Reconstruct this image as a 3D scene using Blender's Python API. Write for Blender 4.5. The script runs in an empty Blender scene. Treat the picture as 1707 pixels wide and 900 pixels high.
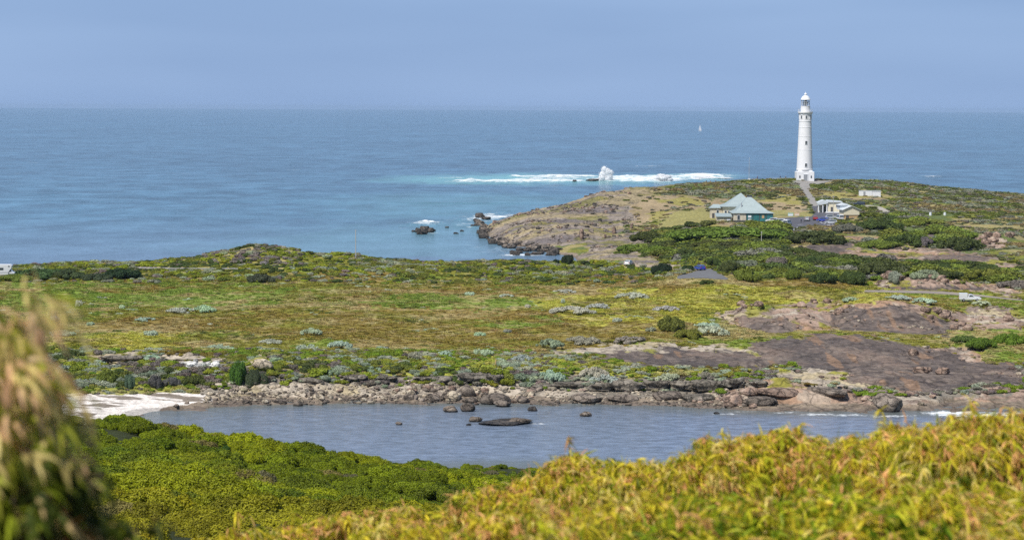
import bpy, bmesh, math, random
import numpy as np
from mathutils import Vector, Matrix
R = math.radians
scene = bpy.context.scene
COL = scene.collection
# ---------------------------------------------------------------- camera
H = 52.0; FPX = 3850.0; PITCH = R(4.026); ROLL = R(0.27); CX, CY = 853.5, 450.0
cam_d = bpy.data.cameras.new('camera'); cam = bpy.data.objects.new('camera', cam_d); COL.objects.link(cam)
cam_d.sensor_width = 36.0; cam_d.lens = FPX / 1707 * 36.0
cam_d.clip_start = 0.3; cam_d.clip_end = 150000
cam.matrix_world = (Matrix.Translation((0, 0, H)) @ Matrix.Rotation(math.pi/2 - PITCH, 4, 'X') @ Matrix.Rotation(ROLL, 4, 'Z'))
cam_d.dof.use_dof = True; cam_d.dof.focus_distance = 900; cam_d.dof.aperture_fstop = 4.2
scene.camera = cam
# ---------------------------------------------------------------- world, sun, exposure
SUN_EL, SUN_AZ = R(56), R(-142)      # azimuth measured from +Y (view direction) clockwise; -142 = behind the camera on its left
world = bpy.data.worlds.new('World'); scene.world = world; world.use_nodes = True
wn = world.node_tree; wn.nodes.clear()
wo = wn.nodes.new('ShaderNodeOutputWorld'); bg = wn.nodes.new('ShaderNodeBackground')
sky = wn.nodes.new('ShaderNodeTexSky'); sky.sky_type = 'NISHITA'; sky.sun_disc = False
sky.sun_elevation = SUN_EL; sky.sun_rotation = SUN_AZ; sky.air_density = 1.0; sky.dust_density = 0.6; sky.ozone_density = 2.0
# a bank of distant grey-blue air low over the sea: elevation decides how much of it covers the clear sky
tc = wn.nodes.new('ShaderNodeTexCoord'); sx = wn.nodes.new('ShaderNodeSeparateXYZ'); wn.links.new(tc.outputs['Generated'], sx.inputs[0])
mr = wn.nodes.new('ShaderNodeMapRange'); mr.interpolation_type = 'SMOOTHSTEP'
mr.inputs['From Min'].default_value = 0.06; mr.inputs['From Max'].default_value = 0.5
mr.inputs['To Min'].default_value = 0.93; mr.inputs['To Max'].default_value = 0.0
wn.links.new(sx.outputs['Z'], mr.inputs['Value'])
mx = wn.nodes.new('ShaderNodeMix'); mx.data_type = 'RGBA'
nz = wn.nodes.new('ShaderNodeTexNoise'); nz.inputs['Scale'].default_value = 3.0; nz.inputs['Detail'].default_value = 3
mp = wn.nodes.new('ShaderNodeMapping'); mp.inputs['Scale'].default_value = (1, 1, 7); wn.links.new(tc.outputs['Generated'], mp.inputs[0]); wn.links.new(mp.outputs[0], nz.inputs['Vector'])
bank = wn.nodes.new('ShaderNodeValToRGB')
bank.color_ramp.elements[0].position = .38; bank.color_ramp.elements[0].color = (2.50, 3.88, 6.52, 1)
bank.color_ramp.elements[1].position = .62; bank.color_ramp.elements[1].color = (2.92, 4.38, 7.10, 1)
wn.links.new(nz.outputs[0], bank.inputs[0])
wn.links.new(mr.outputs[0], mx.inputs['Factor']); wn.links.new(sky.outputs[0], mx.inputs['A']); wn.links.new(bank.outputs[0], mx.inputs['B'])
wn.links.new(mx.outputs['Result'], bg.inputs['Color']); bg.inputs['Strength'].default_value = 0.094
wn.links.new(bg.outputs[0], wo.inputs[0])
sun_d = bpy.data.lights.new('sun', 'SUN'); sun = bpy.data.objects.new('sun', sun_d); COL.objects.link(sun)
sun_d.energy = 4.6; sun_d.angle = R(0.5); sun_d.color = (1.0, 0.955, 0.88)
sd = Vector((math.sin(SUN_AZ)*math.cos(SUN_EL), math.cos(SUN_AZ)*math.cos(SUN_EL), math.sin(SUN_EL)))
sun.rotation_euler = sd.to_track_quat('Z', 'Y').to_euler(); sun.location = (0, 0, 300)
scene.view_settings.view_transform = 'Standard'; scene.view_settings.look = 'None'
scene.view_settings.exposure = 0.15; scene.view_settings.gamma = 1.0
scene.cycles.use_denoising = False
scene.cycles.max_bounces = 6; scene.cycles.diffuse_bounces = 2; scene.cycles.glossy_bounces = 2
scene.cycles.transmission_bounces = 3; scene.cycles.transparent_max_bounces = 8; scene.cycles.volume_bounces = 0
scene.cycles.sample_clamp_indirect = 4.0
# ---------------------------------------------------------------- small maths kit
cp, sp, cr, sr = math.cos(PITCH), math.sin(PITCH), math.cos(ROLL), math.sin(ROLL)
def rays(px, py):
    """direction through a photo pixel, scaled so that its y is 1: returns x/y, z/y"""
    a = (np.asarray(px, float) - CX) / FPX; b = -(np.asarray(py, float) - CY) / FPX
    x = a*cr - b*sr; yv = a*sr + b*cr                       # roll
    dy = cp + yv*sp; dz = -sp + yv*cp
    return x/dy, dz/dy
def project(X, Y, Z):
    X = np.asarray(X, float); Y = np.asarray(Y, float); Z = np.asarray(Z, float) - H
    dep = Y*cp - Z*sp; up = Y*sp + Z*cp
    dep = np.where(dep > 0.5, dep, 0.5)
    a, b = X/dep, up/dep
    x = a*cr + b*sr; y = -a*sr + b*cr
    return CX + x*FPX, CY - y*FPX
def hash_table(seed):
    return np.random.RandomState(seed).rand(256, 256)
_T = {}
def vn(x, y, seed=0):
    if seed not in _T: _T[seed] = hash_table(seed)
    T = _T[seed]; x = np.asarray(x, float); y = np.asarray(y, float)
    xi = np.floor(x).astype(int); yi = np.floor(y).astype(int); fx = x-xi; fy = y-yi
    fx = fx*fx*fx*(fx*(fx*6-15)+10); fy = fy*fy*fy*(fy*(fy*6-15)+10)
    a = T[xi & 255, yi & 255]; b = T[(xi+1) & 255, yi & 255]; c = T[xi & 255, (yi+1) & 255]; d = T[(xi+1) & 255, (yi+1) & 255]
    return (a*(1-fx)+b*fx)*(1-fy) + (c*(1-fx)+d*fx)*fy
def fbm(x, y, scale, octaves=4, seed=0, gain=0.5):
    s = 0; amp = 1; tot = 0; x = np.asarray(x, float)/scale; y = np.asarray(y, float)/scale
    for k in range(octaves):
        ca, sa = math.cos(k*1.1+.5), math.sin(k*1.1+.5)
        s = s + amp*vn((x*ca-y*sa)*2**k + 17.3*k, (x*sa+y*ca)*2**k + 9.1*k, seed+k); tot += amp; amp *= gain
    return s/tot
def ss(x, a, b):
    t = np.clip((x-a)/(b-a), 0, 1); return t*t*(3-2*t)
def inpoly(px, py, poly):
    px = np.asarray(px, float); py = np.asarray(py, float)
    xs = [p[0] for p in poly]; ys = [p[1] for p in poly]
    out = np.zeros(px.shape, bool)
    m = (px > min(xs)) & (px < max(xs)) & (py > min(ys)) & (py < max(ys))
    if not m.any(): return out
    x, y = px[m], py[m]; c = np.zeros(x.shape, bool); n = len(poly)
    for i in range(n):
        x1, y1 = poly[i]; x2, y2 = poly[(i+1) % n]
        if y1 == y2: continue
        cond = ((y1 > y) != (y2 > y)) & (x < (x2-x1)*(y-y1)/(y2-y1) + x1); c ^= cond
    out[m] = c
    return out
# ---------------------------------------------------------------- terrain: profiles (distance, height) per photo column
def S(u, py, Y):
    return Y, H + Y*float(rays(u, py)[1])
def W(u, py):
    return -H/float(rays(u, py)[1]), 0.0
PROFILES = {}
def near(u, pts):
    return [(0, 50.35), (3, 50.2), (8, 49.3), (15, 47.2), (30, 44.3), (60, 39.8)] + [S(u, p, Y) for p, Y in pts]
def lagoon(u, w, ridge, endY=(700, 1.0)):
    Yw = W(u, w)[0]
    return [(Yw-8, -0.7), (Yw, 0), (Yw+6, 1.1), (Yw+11, 2.6), (Yw+18, 4.1), (Yw+32, 4.8), (500, 5.6), (590, 7.2), S(u, ridge, 648), endY]
SEA = [(745, -3), (1700, -8)]
nl = [(885, 100), (832, 150), (775, 200), (712, 255)]
PROFILES[-250] = near(-250, nl) + [(330, 3), (380, 1.5), (400, 2.0), (415, 3.4), (440, 4.8), (500, 5.5), (590, 7), S(-250, 448, 648), (700, 1)] + SEA
PROFILES[0] = near(0, nl) + [(325, 2), (380, 1.2), (400, 1.6), (415, 3.4), (440, 4.8), (500, 5.5), (590, 7), S(0, 446, 648), (700, 1)] + SEA
PROFILES[100] = near(100, [(885, 100), (835, 150), (780, 200), (716, 255)]) + [(320, 1.5), (350, .6), (392, 0.9), (404, 1.7), (416, 3.2), (440, 4.8), (500, 5.5), (590, 7), S(100, 441, 648), (700, 1)] + SEA
PROFILES[190] = near(190, [(885, 100), (838, 150), (782, 200), (716, 255)]) + [(315, 1), (345, .25), (392, 0.35), (403, 1.5), (416, 3.2), (440, 4.8), (500, 5.5), (590, 7), S(190, 436, 648), (700, 1)] + SEA
PROFILES[260] = near(260, [(888, 100), (842, 150), (790, 200), (724, 258)]) + [(310, .6), (330, -.4), (380, -.5), W(260, 684), (403, .9), (409, 1.6), (420, 3.6), (440, 4.8), (500, 5.6), (590, 7), S(260, 434, 648), (700, 1)] + SEA
PROFILES[430] = near(430, [(892, 100), (858, 150), (812, 205), (752, 262)]) + [(318, .5), (334, -.9)] + lagoon(430, 675, 417) + SEA
PROFILES[600] = near(600, [(896, 100), (868, 150), (830, 205), (778, 265)]) + [(320, .5), (336, -.9)] + lagoon(600, 671, 430) + SEA
PROFILES[720] = near(720, [(900, 100), (878, 150), (845, 205), (798, 270)]) + [(322, 1.0), (337, -.9)] + lagoon(720, 672, 434) + SEA
PROFILES[780] = near(780, [(905, 110), (885, 160), (852, 215), (822, 265)]) + [(326, 1.1), (340, -.9)] + lagoon(780, 672, 436) + [(745, -3), (1000, -4), (1700, -8)]
PROFILES[802] = near(802, [(905, 110), (887, 160), (856, 215), (825, 265)]) + [(326, 1.1), (341, -.9)] + lagoon(802, 672, 436) + [(745, -3), (945, -2), W(802, 387), S(802, 376, 975), (990, 0), (1006, -4), (1700, -8)]
PROFILES[832] = near(832, [(906, 110), (890, 160), (862, 215), (828, 265)]) + [(326, 1.1), (341, -.9)] + lagoon(832, 672, 436) + [(745, -3), (885, -2), W(832, 403), (912, 1.8), S(832, 366, 970), (1000, 0), (1018, -4), (1700, -8)]
PROFILES[872] = near(872, [(908, 110), (894, 160), (868, 215), (832, 265)]) + [(326, 1.1), (341, -.9)] + lagoon(872, 672, 436) + [(745, -2), (840, -1.5), W(872, 412), (868, 2.0), S(872, 353, 970), (1020, 0), (1045, -4), (1700, -8)]
PROFILES[950] = near(950, [(915, 110), (905, 160), (880, 215), (845, 265)]) + [(322, 1.0), (338, -.9)] + lagoon(950, 672, 438, (700, 3)) + [(760, -1), (800, -.8), W(950, 426), (828, 1.6), S(950, 384, 885), S(950, 335, 980), (1040, 5), (1100, -5), (1700, -8)]
PROFILES[1000] = near(1000, [(925, 110), (915, 160), (895, 215), (862, 270)]) + [(303, .4), (318, -1)] + lagoon(1000, 672, 440, (710, 4.5)) + [(780, 3), S(1000, 408, 840), S(1000, 382, 900), S(1000, 345, 950), S(1000, 319, 990), (1050, 10), (1120, -5), (1700, -8)]
PROFILES[1060] = near(1060, [(935, 110), (925, 160), (905, 215), (872, 270)]) + [(300, .4), (315, -1)] + lagoon(1060, 674, 443, S(1060, 430, 740)) + [S(1060, 402, 840), S(1060, 376, 900), S(1060, 342, 960), S(1060, 311, 1010), (1060, 12), (1140, -5), (1700, -8)]
PROFILES[1130] = near(1130, [(940, 110), (930, 160), (910, 215), (876, 270)]) + [(298, .4), (313, -1), (385, -1), W(1130, 675), (411, 1.2), (418, 2.6), (425, 4.0), (450, 4.3), (510, 5.8), S(1130, 463, 580), S(1130, 446, 650), S(1130, 422, 750), S(1130, 388, 850), S(1130, 355, 920), S(1130, 328, 980), S(1130, 307, 1030), (1080, 14), (1180, -5), (1700, -8)]
PROFILES[1200] = near(1200, [(940, 110), (930, 160), (910, 215), (876, 270)]) + [(298, .4), (313, -1), (385, -1), W(1200, 680), (408, 1.4), (418, 2.6), (428, 3.9), (460, 4.2), (510, 5.6), S(1200, 461, 580), S(1200, 424, 690), S(1200, 390, 800), S(1200, 370, 860), S(1200, 366, 880), S(1200, 342, 960), S(1200, 303, 1050), (1090, 17), (1200, -5), (1700, -8)]
PROFILES[1270] = near(1270, [(940, 110), (930, 160), (910, 215), (876, 270)]) + [(298, .4), (313, -1), (385, -1), W(1270, 684), (404, 1.6), (414, 2.6), (430, 3.0), (460, 3.2), (500, 4.6), (530, 5.8), S(1270, 466, 580), S(1270, 420, 700), S(1270, 388, 810), S(1270, 373, 860), S(1270, 368, 885), S(1270, 342, 960), S(1270, 300, 1055), (1090, 18), (1210, -5), (1700, -8)]
PROFILES[1340] = near(1340, [(940, 110), (930, 160), (910, 215), (876, 270)]) + [(298, .4), (313, -1), (385, -1), W(1340, 685), (404, 1.6), (414, 2.5), (430, 2.9), (460, 3.4), (500, 4.6), (530, 6.0), S(1340, 470, 565), S(1340, 455, 605), S(1340, 420, 700), S(1340, 388, 820), S(1340, 375, 865), S(1340, 362, 895), S(1340, 348, 935), S(1340, 322, 1000), S(1340, 300.5, 1055), (1082, 18.8), (1120, 16), (1230, -5), (1700, -8)]
PROFILES[1420] = near(1420, [(940, 110), (930, 160), (910, 215), (876, 270)]) + [(298, .4), (313, -1), (385, -1), W(1420, 686), (404, 1.7), (414, 2.5), (430, 2.9), (460, 3.4), (500, 4.6), (530, 6.2), S(1420, 486, 560), S(1420, 458, 610), S(1420, 425, 700), S(1420, 394, 800), S(1420, 368, 875), S(1420, 343, 950), S(1420, 320, 1020), S(1420, 298, 1075), (1120, 16), (1230, -5), (1700, -8)]
PROFILES[1500] = near(1500, [(940, 110), (930, 160), (910, 215), (876, 270)]) + [(298, .4), (313, -1), (385, -1), W(1500, 689), (404, 1.7), (414, 2.5), (430, 2.9), (460, 3.4), (500, 4.7), (530, 6.2), S(1500, 492, 560), S(1500, 468, 620), S(1500, 432, 700), S(1500, 402, 785), S(1500, 374, 860), S(1500, 342, 960), S(1500, 304, 1080), (1130, 15), (1250, -5), (1700, -8)]
PROFILES[1600] = near(1600, [(940, 110), (930, 160), (910, 215), (876, 270)]) + [(298, .4), (313, -1), (385, -1), W(1600, 687), (405, 1.2), (415, 2.0), (435, 2.6), S(1600, 562, 480), S(1600, 545, 500), S(1600, 515, 535), S(1600, 497, 560), S(1600, 475, 610), S(1600, 434, 700), S(1600, 402, 785), S(1600, 376, 860), S(1600, 343, 965), S(1600, 315, 1065), (1110, 13), (1230, -5), (1700, -8)]
PROFILES[1707] = near(1707, [(940, 110), (930, 160), (910, 215), (876, 270)]) + [(298, .4), (313, -1), (385, -1), W(1707, 687), (405, 1.0), (413, 1.7), (432, 2.4), S(1707, 562, 480), S(1707, 505, 553), S(1707, 480, 600), S(1707, 434, 700), S(1707, 400, 790), S(1707, 377, 860), S(1707, 344, 970), S(1707, 327, 1050), (1100, 11), (1220, -5), (1700, -8)]
PROFILES[1950] = near(1950, [(940, 110), (930, 160), (910, 215), (876, 270)]) + [(298, .4), (313, -1), (385, -1), W(1950, 690), (408, 1.0), (416, 1.7), (435, 2.4), S(1950, 562, 480), S(1950, 505, 553), S(1950, 480, 600), S(1950, 436, 700), S(1950, 402, 790), S(1950, 380, 860), S(1950, 358, 960), S(1950, 350, 1040), (1090, 8), (1200, -5), (1700, -8)]
GY = np.arange(0, 1700, 1.0); US = np.array(sorted(PROFILES), float)
_raw = []
for u in sorted(PROFILES):
    p = PROFILES[u]; ys = np.array([a for a, b in p]); zs = np.array([b for a, b in p])
    assert (np.diff(ys) > 0).all(), (u, ys)
    z = np.interp(GY, ys, zs); zz = z.copy()
    for rad, lo, hi in ((2, 380, 440), (7, 0, 385), (7, 440, 1700)):
        k = np.hanning(2*rad+3)[1:-1]; k /= k.sum(); sm = np.convolve(np.pad(z, rad, 'edge'), k, 'valid')
        w = ss(GY, lo-8, lo+8)*(1-ss(GY, hi-8, hi+8)) if lo > 0 else 1-ss(GY, hi-8, hi+8)
        zz = zz*(1-w) + sm*w
    _raw.append(zz)
GU = np.arange(-250, 1951, 10.0)
_G = np.array([np.interp(GU, US, np.array(_raw)[:, j]) for j in range(len(GY))]).T     # [u, Y]
kk = np.hanning(7)[1:-1]; kk /= kk.sum()
_G = np.apply_along_axis(lambda c: np.convolve(np.pad(c, 2, 'edge'), kk, 'valid'), 0, _G)
DOMES = [  # granite domes and mounds: u, Y, half width u, half depth, height
    (1490, 522, 125, 22, 3.4), (1310, 512, 85, 20, 2.1), (1250, 520, 45, 14, 1.6), (1400, 470, 190, 26, 1.3),
    (1545, 600, 85, 16, 3.2), (1620, 420, 120, 12, 0.6), (1350, 407, 90, 7, 1.5), (1240, 406, 40, 5, 1.0), (1660, 535, 70, 15, 1.4),
    (430, 642, 90, 22, 1.6), (1550, 770, 80, 20, 1.6), (1650, 800, 60, 18, 2.0), (880, 900, 60, 24, 1.5), (960, 880, 60, 24, 1.0)]
FLATS = []   # (polygon in photo pixels) where the ground is even: roads and car park, filled below
def base_z(X, Y):
    r = np.hypot(X, Y); az = np.arctan2(X, np.maximum(Y, 1e-3))
    az = np.clip(az, -0.282, 0.282)
    u = CX + np.tan(az)*FPX; d = r*np.cos(az)
    ui = np.clip((u+250)/10.0, 0, len(GU)-1.001); yi = np.clip(d, 0, len(GY)-1.001)
    a = ui.astype(int); b = yi.astype(int); fa = ui-a; fb = yi-b
    z = (_G[a, b]*(1-fa)+_G[a+1, b]*fa)*(1-fb) + (_G[a, b+1]*(1-fa)+_G[a+1, b+1]*fa)*fb
    for (du, dY, wu, wY, h) in DOMES:
        q = ((u-du)/wu)**2 + ((d-dY)/wY)**2
        z = z + h*np.where(q < 1, (1-np.minimum(q, 1))**0.8, 0)
    return z
ROADS = {
 'lighthouse_path': [(1318, 301.5), (1392, 301.5), (1376, 305), (1352, 310), (1349, 318), (1356, 327), (1364, 335), (1372, 343), (1352, 345), (1346, 332), (1338, 322), (1333, 312), (1326, 304.5)],
 'car_park': [(1352, 344), (1372, 342.5), (1378, 349), (1403, 350), (1404, 359), (1409, 363), (1393, 366), (1394, 374), (1386, 381), (1372, 378), (1350, 377), (1330, 383), (1322, 388), (1306, 388), (1312, 380), (1318, 375), (1290, 370), (1290, 364), (1352, 361), (1357, 355)],
 'service_track': [(1433, 342.5), (1452, 342), (1470, 345), (1484, 352), (1487, 358), (1470, 358), (1466, 352), (1452, 347), (1434, 346)],
 'access_road': [(1128, 460), (1150, 455), (1170, 449), (1186, 448), (1198, 455), (1216, 465), (1212, 467), (1170, 464), (1128, 465)],
 'coast_road': [(1440, 483.5), (1520, 484), (1580, 486.5), (1640, 492), (1707, 500), (1707, 502), (1640, 495.5), (1560, 490), (1440, 487)],
 'dirt_road': [(1050, 441.5), (1085, 441.5), (1130, 444), (1130, 449), (1060, 445.5)],
 'gravel_road': [(214, 444.5), (300, 446.5), (420, 447), (420, 449), (290, 449), (210, 447.5)],
}
BEACH = [(-60, 640), (118, 655), (200, 657), (300, 654), (345, 660), (352, 668), (330, 673), (270, 683), (190, 700), (60, 720), (-60, 720)]
R_DARK = [  # smooth dark granite
 [(985, 592), (1010, 588), (1100, 583), (1180, 583), (1300, 592), (1330, 612), (1250, 617), (1160, 612), (1080, 610), (1010, 604)],
 [(1250, 575), (1300, 562), (1380, 556), (1440, 560), (1500, 572), (1560, 582), (1640, 598), (1660, 612), (1600, 622), (1620, 640), (1500, 645), (1420, 632), (1340, 618), (1290, 600)],
 [(1215, 528), (1290, 527), (1330, 537), (1340, 550), (1290, 556), (1230, 545)],
 [(1385, 520), (1420, 512), (1500, 512), (1560, 524), (1598, 545), (1570, 557), (1500, 558), (1400, 550), (1385, 540)],
 [(1290, 425), (1330, 418), (1380, 406), (1420, 408), (1400, 428), (1340, 428)],
 [(1535, 430), (1590, 420), (1640, 426), (1650, 438), (1570, 440)],
 [(1460, 472), (1560, 478), (1640, 480), (1640, 486), (1500, 484)],
 [(925, 352), (985, 352), (1040, 350), (1050, 356), (1010, 368), (960, 378), (915, 374)],
 [(1040, 318), (1080, 313), (1085, 322), (1050, 325)],
 [(1420, 655), (1500, 652), (1707, 640), (1707, 600), (1640, 605), (1560, 640)],
 [(1530, 388), (1560, 392), (1570, 402), (1540, 402)]]
R_PINK = [  # pink and orange broken granite
 [(1185, 520), (1230, 506), (1300, 510), (1330, 500), (1400, 505), (1480, 500), (1540, 512), (1600, 520), (1620, 545), (1560, 550), (1400, 548), (1240, 550), (1190, 530)],
 [(1210, 655), (1260, 647), (1300, 640), (1420, 645), (1520, 660), (1707, 655), (1707, 690), (1500, 690), (1340, 690), (1200, 680)],
 [(1450, 470), (1500, 460), (1530, 455), (1600, 470), (1670, 474), (1707, 485), (1707, 500), (1640, 490), (1560, 484), (1460, 480)],
 [(1600, 520), (1640, 510), (1707, 515), (1707, 548), (1640, 548), (1605, 535)],
 [(1360, 425), (1400, 412), (1500, 412), (1620, 420), (1707, 440), (1707, 458), (1600, 440), (1480, 436), (1380, 432)],
 [(1600, 385), (1640, 392), (1675, 400), (1670, 412), (1620, 408)], [(1380, 394), (1480, 396), (1480, 404), (1390, 403)],
 [(1500, 575), (1560, 578), (1600, 570), (1640, 585), (1650, 600), (1560, 590)], [(1530, 610), (1600, 612), (1640, 625), (1707, 640), (1707, 625), (1620, 600)],
 [(975, 395), (1060, 385), (1100, 400), (1060, 425), (1000, 425), (975, 415)],
 [(795, 370), (850, 357), (900, 346), (950, 332), (1000, 315), (1050, 307), (1110, 305), (1130, 312), (1080, 330), (1050, 345), (1060, 372), (1000, 400), (930, 410), (850, 420), (800, 402)]]
R_PALE = [  # pale weathered rock and dry sandy soil
 [(1290, 630), (1340, 617), (1400, 622), (1460, 632), (1470, 641), (1390, 642), (1320, 640)],
 [(930, 580), (1000, 573), (1100, 573), (1230, 578), (1330, 582), (1320, 592), (1180, 584), (1000, 590), (925, 596)],
 [(1180, 528), (1215, 520), (1330, 520), (1300, 528), (1215, 535)],
 [(1600, 523), (1650, 515), (1707, 520), (1707, 535), (1620, 532)],
 [(150, 597), (230, 587), (330, 592), (370, 600), (340, 612), (220, 606), (155, 606)], [(415, 602), (450, 598), (458, 618), (420, 612)],
 [(1060, 425), (1130, 440), (1110, 446), (960, 436), (985, 415)], [(1180, 418), (1230, 412), (1250, 420), (1200, 425)],
 [(340, 660), (420, 645), (560, 640), (760, 640), (860, 645), (860, 672), (700, 670), (500, 676), (350, 672)]]
G_LAWN = [[(1100, 372), (1130, 350), (1175, 347), (1195, 365), (1190, 372), (1110, 378)], [(1280, 352), (1350, 352), (1356, 361), (1290, 361)]]
G_DRY = [[(1050, 345), (1080, 325), (1150, 325), (1190, 340), (1185, 350), (1130, 352), (1090, 372), (1050, 380)],
         [(1255, 332), (1330, 325), (1345, 340), (1352, 352), (1290, 358), (1285, 352)], [(1190, 330), (1220, 330), (1210, 345), (1185, 345)], [(1365, 325), (1400, 320), (1480, 325), (1500, 335), (1400, 335)],
         [(1170, 372), (1260, 370), (1260, 378), (1180, 384), (1120, 380)], [(1040, 430), (1180, 445), (1180, 450), (1040, 445)]]
G_BROWN = [[(150, 530), (420, 520), (700, 512), (1000, 530), (1150, 545), (1120, 562), (900, 590), (620, 575), (380, 552), (120, 545)], [(560, 495), (800, 470), (900, 475), (760, 500), (600, 512)], [(950, 452), (1080, 455), (1120, 470), (960, 478)],
           [(60, 466), (260, 464), (200, 476), (40, 474)]]
G_GREEN = [[(0, 478), (130, 472), (260, 476), (420, 485), (520, 482), (480, 500), (300, 510), (120, 520), (0, 530)], [(620, 495), (900, 500), (960, 512), (760, 520), (600, 505)], [(800, 535), (940, 530), (930, 545), (820, 545)], [(520, 500), (620, 492), (600, 503), (520, 506)],
           [(1605, 565), (1660, 550), (1707, 552), (1707, 600), (1640, 595)], [(1590, 548), (1707, 552), (1707, 575), (1620, 570)]]
G_YELLOW = [[(880, 500), (1080, 478), (1260, 475), (1480, 480), (1560, 500), (1400, 502), (1250, 503), (1180, 530), (1100, 545), (960, 535)], [(450, 598), (760, 600), (900, 598), (1150, 612), (1330, 620), (1320, 640), (1000, 640), (840, 640), (640, 650), (480, 640)], [(80, 560), (300, 560), (340, 580), (120, 600), (60, 640), (60, 590)], [(60, 600), (380, 612), (400, 650), (120, 655)]]
def c3(*a): return np.array(a, float)
C = dict(olive=c3(.200, .195, .026), brown=c3(.230, .165, .034), tan=c3(.41, .33, .16), green=c3(.165, .250, .030), yellow=c3(.42, .40, .060),
         dark=c3(.112, .090, .080), dark2=c3(.175, .14, .115), pink=c3(.34, .245, .19), orange=c3(.40, .24, .14), pale=c3(.42, .36, .285), sand=c3(.76, .70, .64), wet=c3(.25, .20, .15),
         scrub=c3(.075, .095, .030), straw=c3(.31, .26, .115), lawn=c3(.275, .25, .095), seabed=c3(.10, .12, .10), nearg=c3(.05, .055, .02), white=c3(.52, .50, .46), lime=c3(.21, .185, .15))
def zone_masks(X, Y, Z=None):
    if Z is None: Z = base_z(X, Y)
    px, py = project(X, Y, Z)
    wob = np.clip(Y/500, .2, 2)
    wx = ((fbm(X, Y, 9, 4, 31)-.5)*46+(fbm(X, Y, 1.6, 3, 33)-.5)*26)/wob; wy = ((fbm(X, Y, 9, 4, 41)-.5)*17+(fbm(X, Y, 1.6, 3, 43)-.5)*10)/wob
    px2, py2 = px+wx, py+wy
    m = {}
    far = Y > 375
    un = lambda polys, a, b: np.logical_or.reduce([inpoly(a, b, p) for p in polys]) & far
    m['dark'] = un(R_DARK, px2, py2); m['pink'] = un(R_PINK, px2, py2); m['pale'] = un(R_PALE, px2, py2)
    m['lawn'] = un(G_LAWN, px+wx, py+wy*.8); m['dry'] = un(G_DRY, px+wx*1.6, py+wy*1.2); m['brown'] = un(G_BROWN, px+wx*2, py+wy*2); m['green'] = un(G_GREEN, px+wx*2, py+wy*2); m['yellow'] = un(G_YELLOW, px+wx*1.5, py+wy*1.5)
    m['beach'] = inpoly(px+wx*.3, py+wy*.3, BEACH) & (Y > 330) & (Y < 409)
    m['road'] = np.logical_or.reduce([inpoly(px, py, p) for p in ROADS.values()]) & far
    m['px'], m['py'] = px, py
    m['rock'] = (m['dark'] | m['pink'] | m['pale']) & ~m['road'] & ~m['beach']
    return m
def ground_all(X, Y):
    """height and masks of the finished ground"""
    z0 = base_z(X, Y); m = zone_masks(X, Y, z0)
    rock = m['rock'].astype(float)
    lumps = fbm(X, Y, 14, 4, 5)-.5; fine = fbm(X, Y, 2.2, 3, 9)-.5
    ridge = 1-np.abs(2*fbm(X, Y, 7, 4, 15)-1)
    calm = np.where(m['road'], 0.0, 1.0)
    dn = ss(Y, 330, 380)
    z = z0 + calm*(lumps*1.3*np.where(Y > 640, 1.5, .8) + fine*.35)*dn
    z = z + calm*rock*np.where(m['dark'], .25, 1.0)*(ridge-.82)*1.6*dn
    # the low broken bank above the lagoon and the sea
    u = CX + X/np.maximum(Y, 1)*FPX
    bank = ss(z0, 1.3, 2.2)*(1-ss(z0, 3.4, 4.4))*(Y < 440)*(Y > 395)
    z = z + bank*(fbm(X, Y, 3.2, 3, 71)-.45)*2.0*np.where((u > 330) & (u < 1330), 1, .3)
    z = z + (1-dn)*(fbm(X, Y, 18, 3, 77)-.5)*2.2*ss(Y, 30, 90)
    under = z0 < 0
    z = np.where(under, np.minimum(z, z0*.6 + (fbm(X, Y, 5, 3, 81)-.62)*1.2), z)
    z = np.where(m['beach'], z0 + fine*.12, z)
    return z, m
def ground_z(X, Y):
    X = np.atleast_1d(np.asarray(X, float)); Y = np.atleast_1d(np.asarray(Y, float))
    return ground_all(X, Y)[0]
def hit(px, py, y0=350, y1=1200):
    """first point of the ground seen through a photo pixel"""
    tx, tz = rays(px, py); Y = np.arange(y0, y1, 0.5); z = ground_z(Y*float(tx), Y); rz = H + Y*float(tz)
    k = np.argmax(z >= rz)
    if not (z[k] >= rz[k]): k = len(Y)-1
    return float(Y[k]*tx), float(Y[k]), float(z[k])
def spot(px, Y, py=None):
    """the ground at a known distance below a photo column"""
    X = float(Y*(rays(px, py if py is not None else 450)[0])); return X, Y, float(ground_z(X, Y)[0])
# ---------------------------------------------------------------- mesh helpers
def mesh_arrays(name, V, faces, attrs=None, smooth=False):
    """V (n,3); faces: list of int arrays (k, sides)"""
    me = bpy.data.meshes.new(name); V = np.asarray(V, np.float32)
    faces = [np.asarray(f, np.int32) for f in faces if len(f)]
    nf = sum(len(f) for f in faces); nl_ = sum(f.size for f in faces)
    me.vertices.add(len(V)); me.vertices.foreach_set('co', V.ravel())
    me.loops.add(nl_); me.loops.foreach_set('vertex_index', np.concatenate([f.ravel() for f in faces]))
    me.polygons.add(nf)
    tot = np.concatenate([np.full(len(f), f.shape[1], np.int32) for f in faces]); st = np.concatenate([[0], np.cumsum(tot)[:-1]]).astype(np.int32)
    me.polygons.foreach_set('loop_start', st); me.polygons.foreach_set('loop_total', tot)
    if smooth: me.polygons.foreach_set('use_smooth', np.ones(nf, bool))
    me.update(calc_edges=True)
    for k, a in (attrs or {}).items():
        a = np.asarray(a, np.float32)
        if a.ndim == 1:
            at = me.attributes.new(k, 'FLOAT', 'POINT'); at.data.foreach_set('value', a)
        else:
            at = me.attributes.new(k, 'FLOAT_COLOR', 'POINT'); q = np.ones((len(a), 4), np.float32); q[:, :3] = a; at.data.foreach_set('color', q.ravel())
    return me
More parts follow.
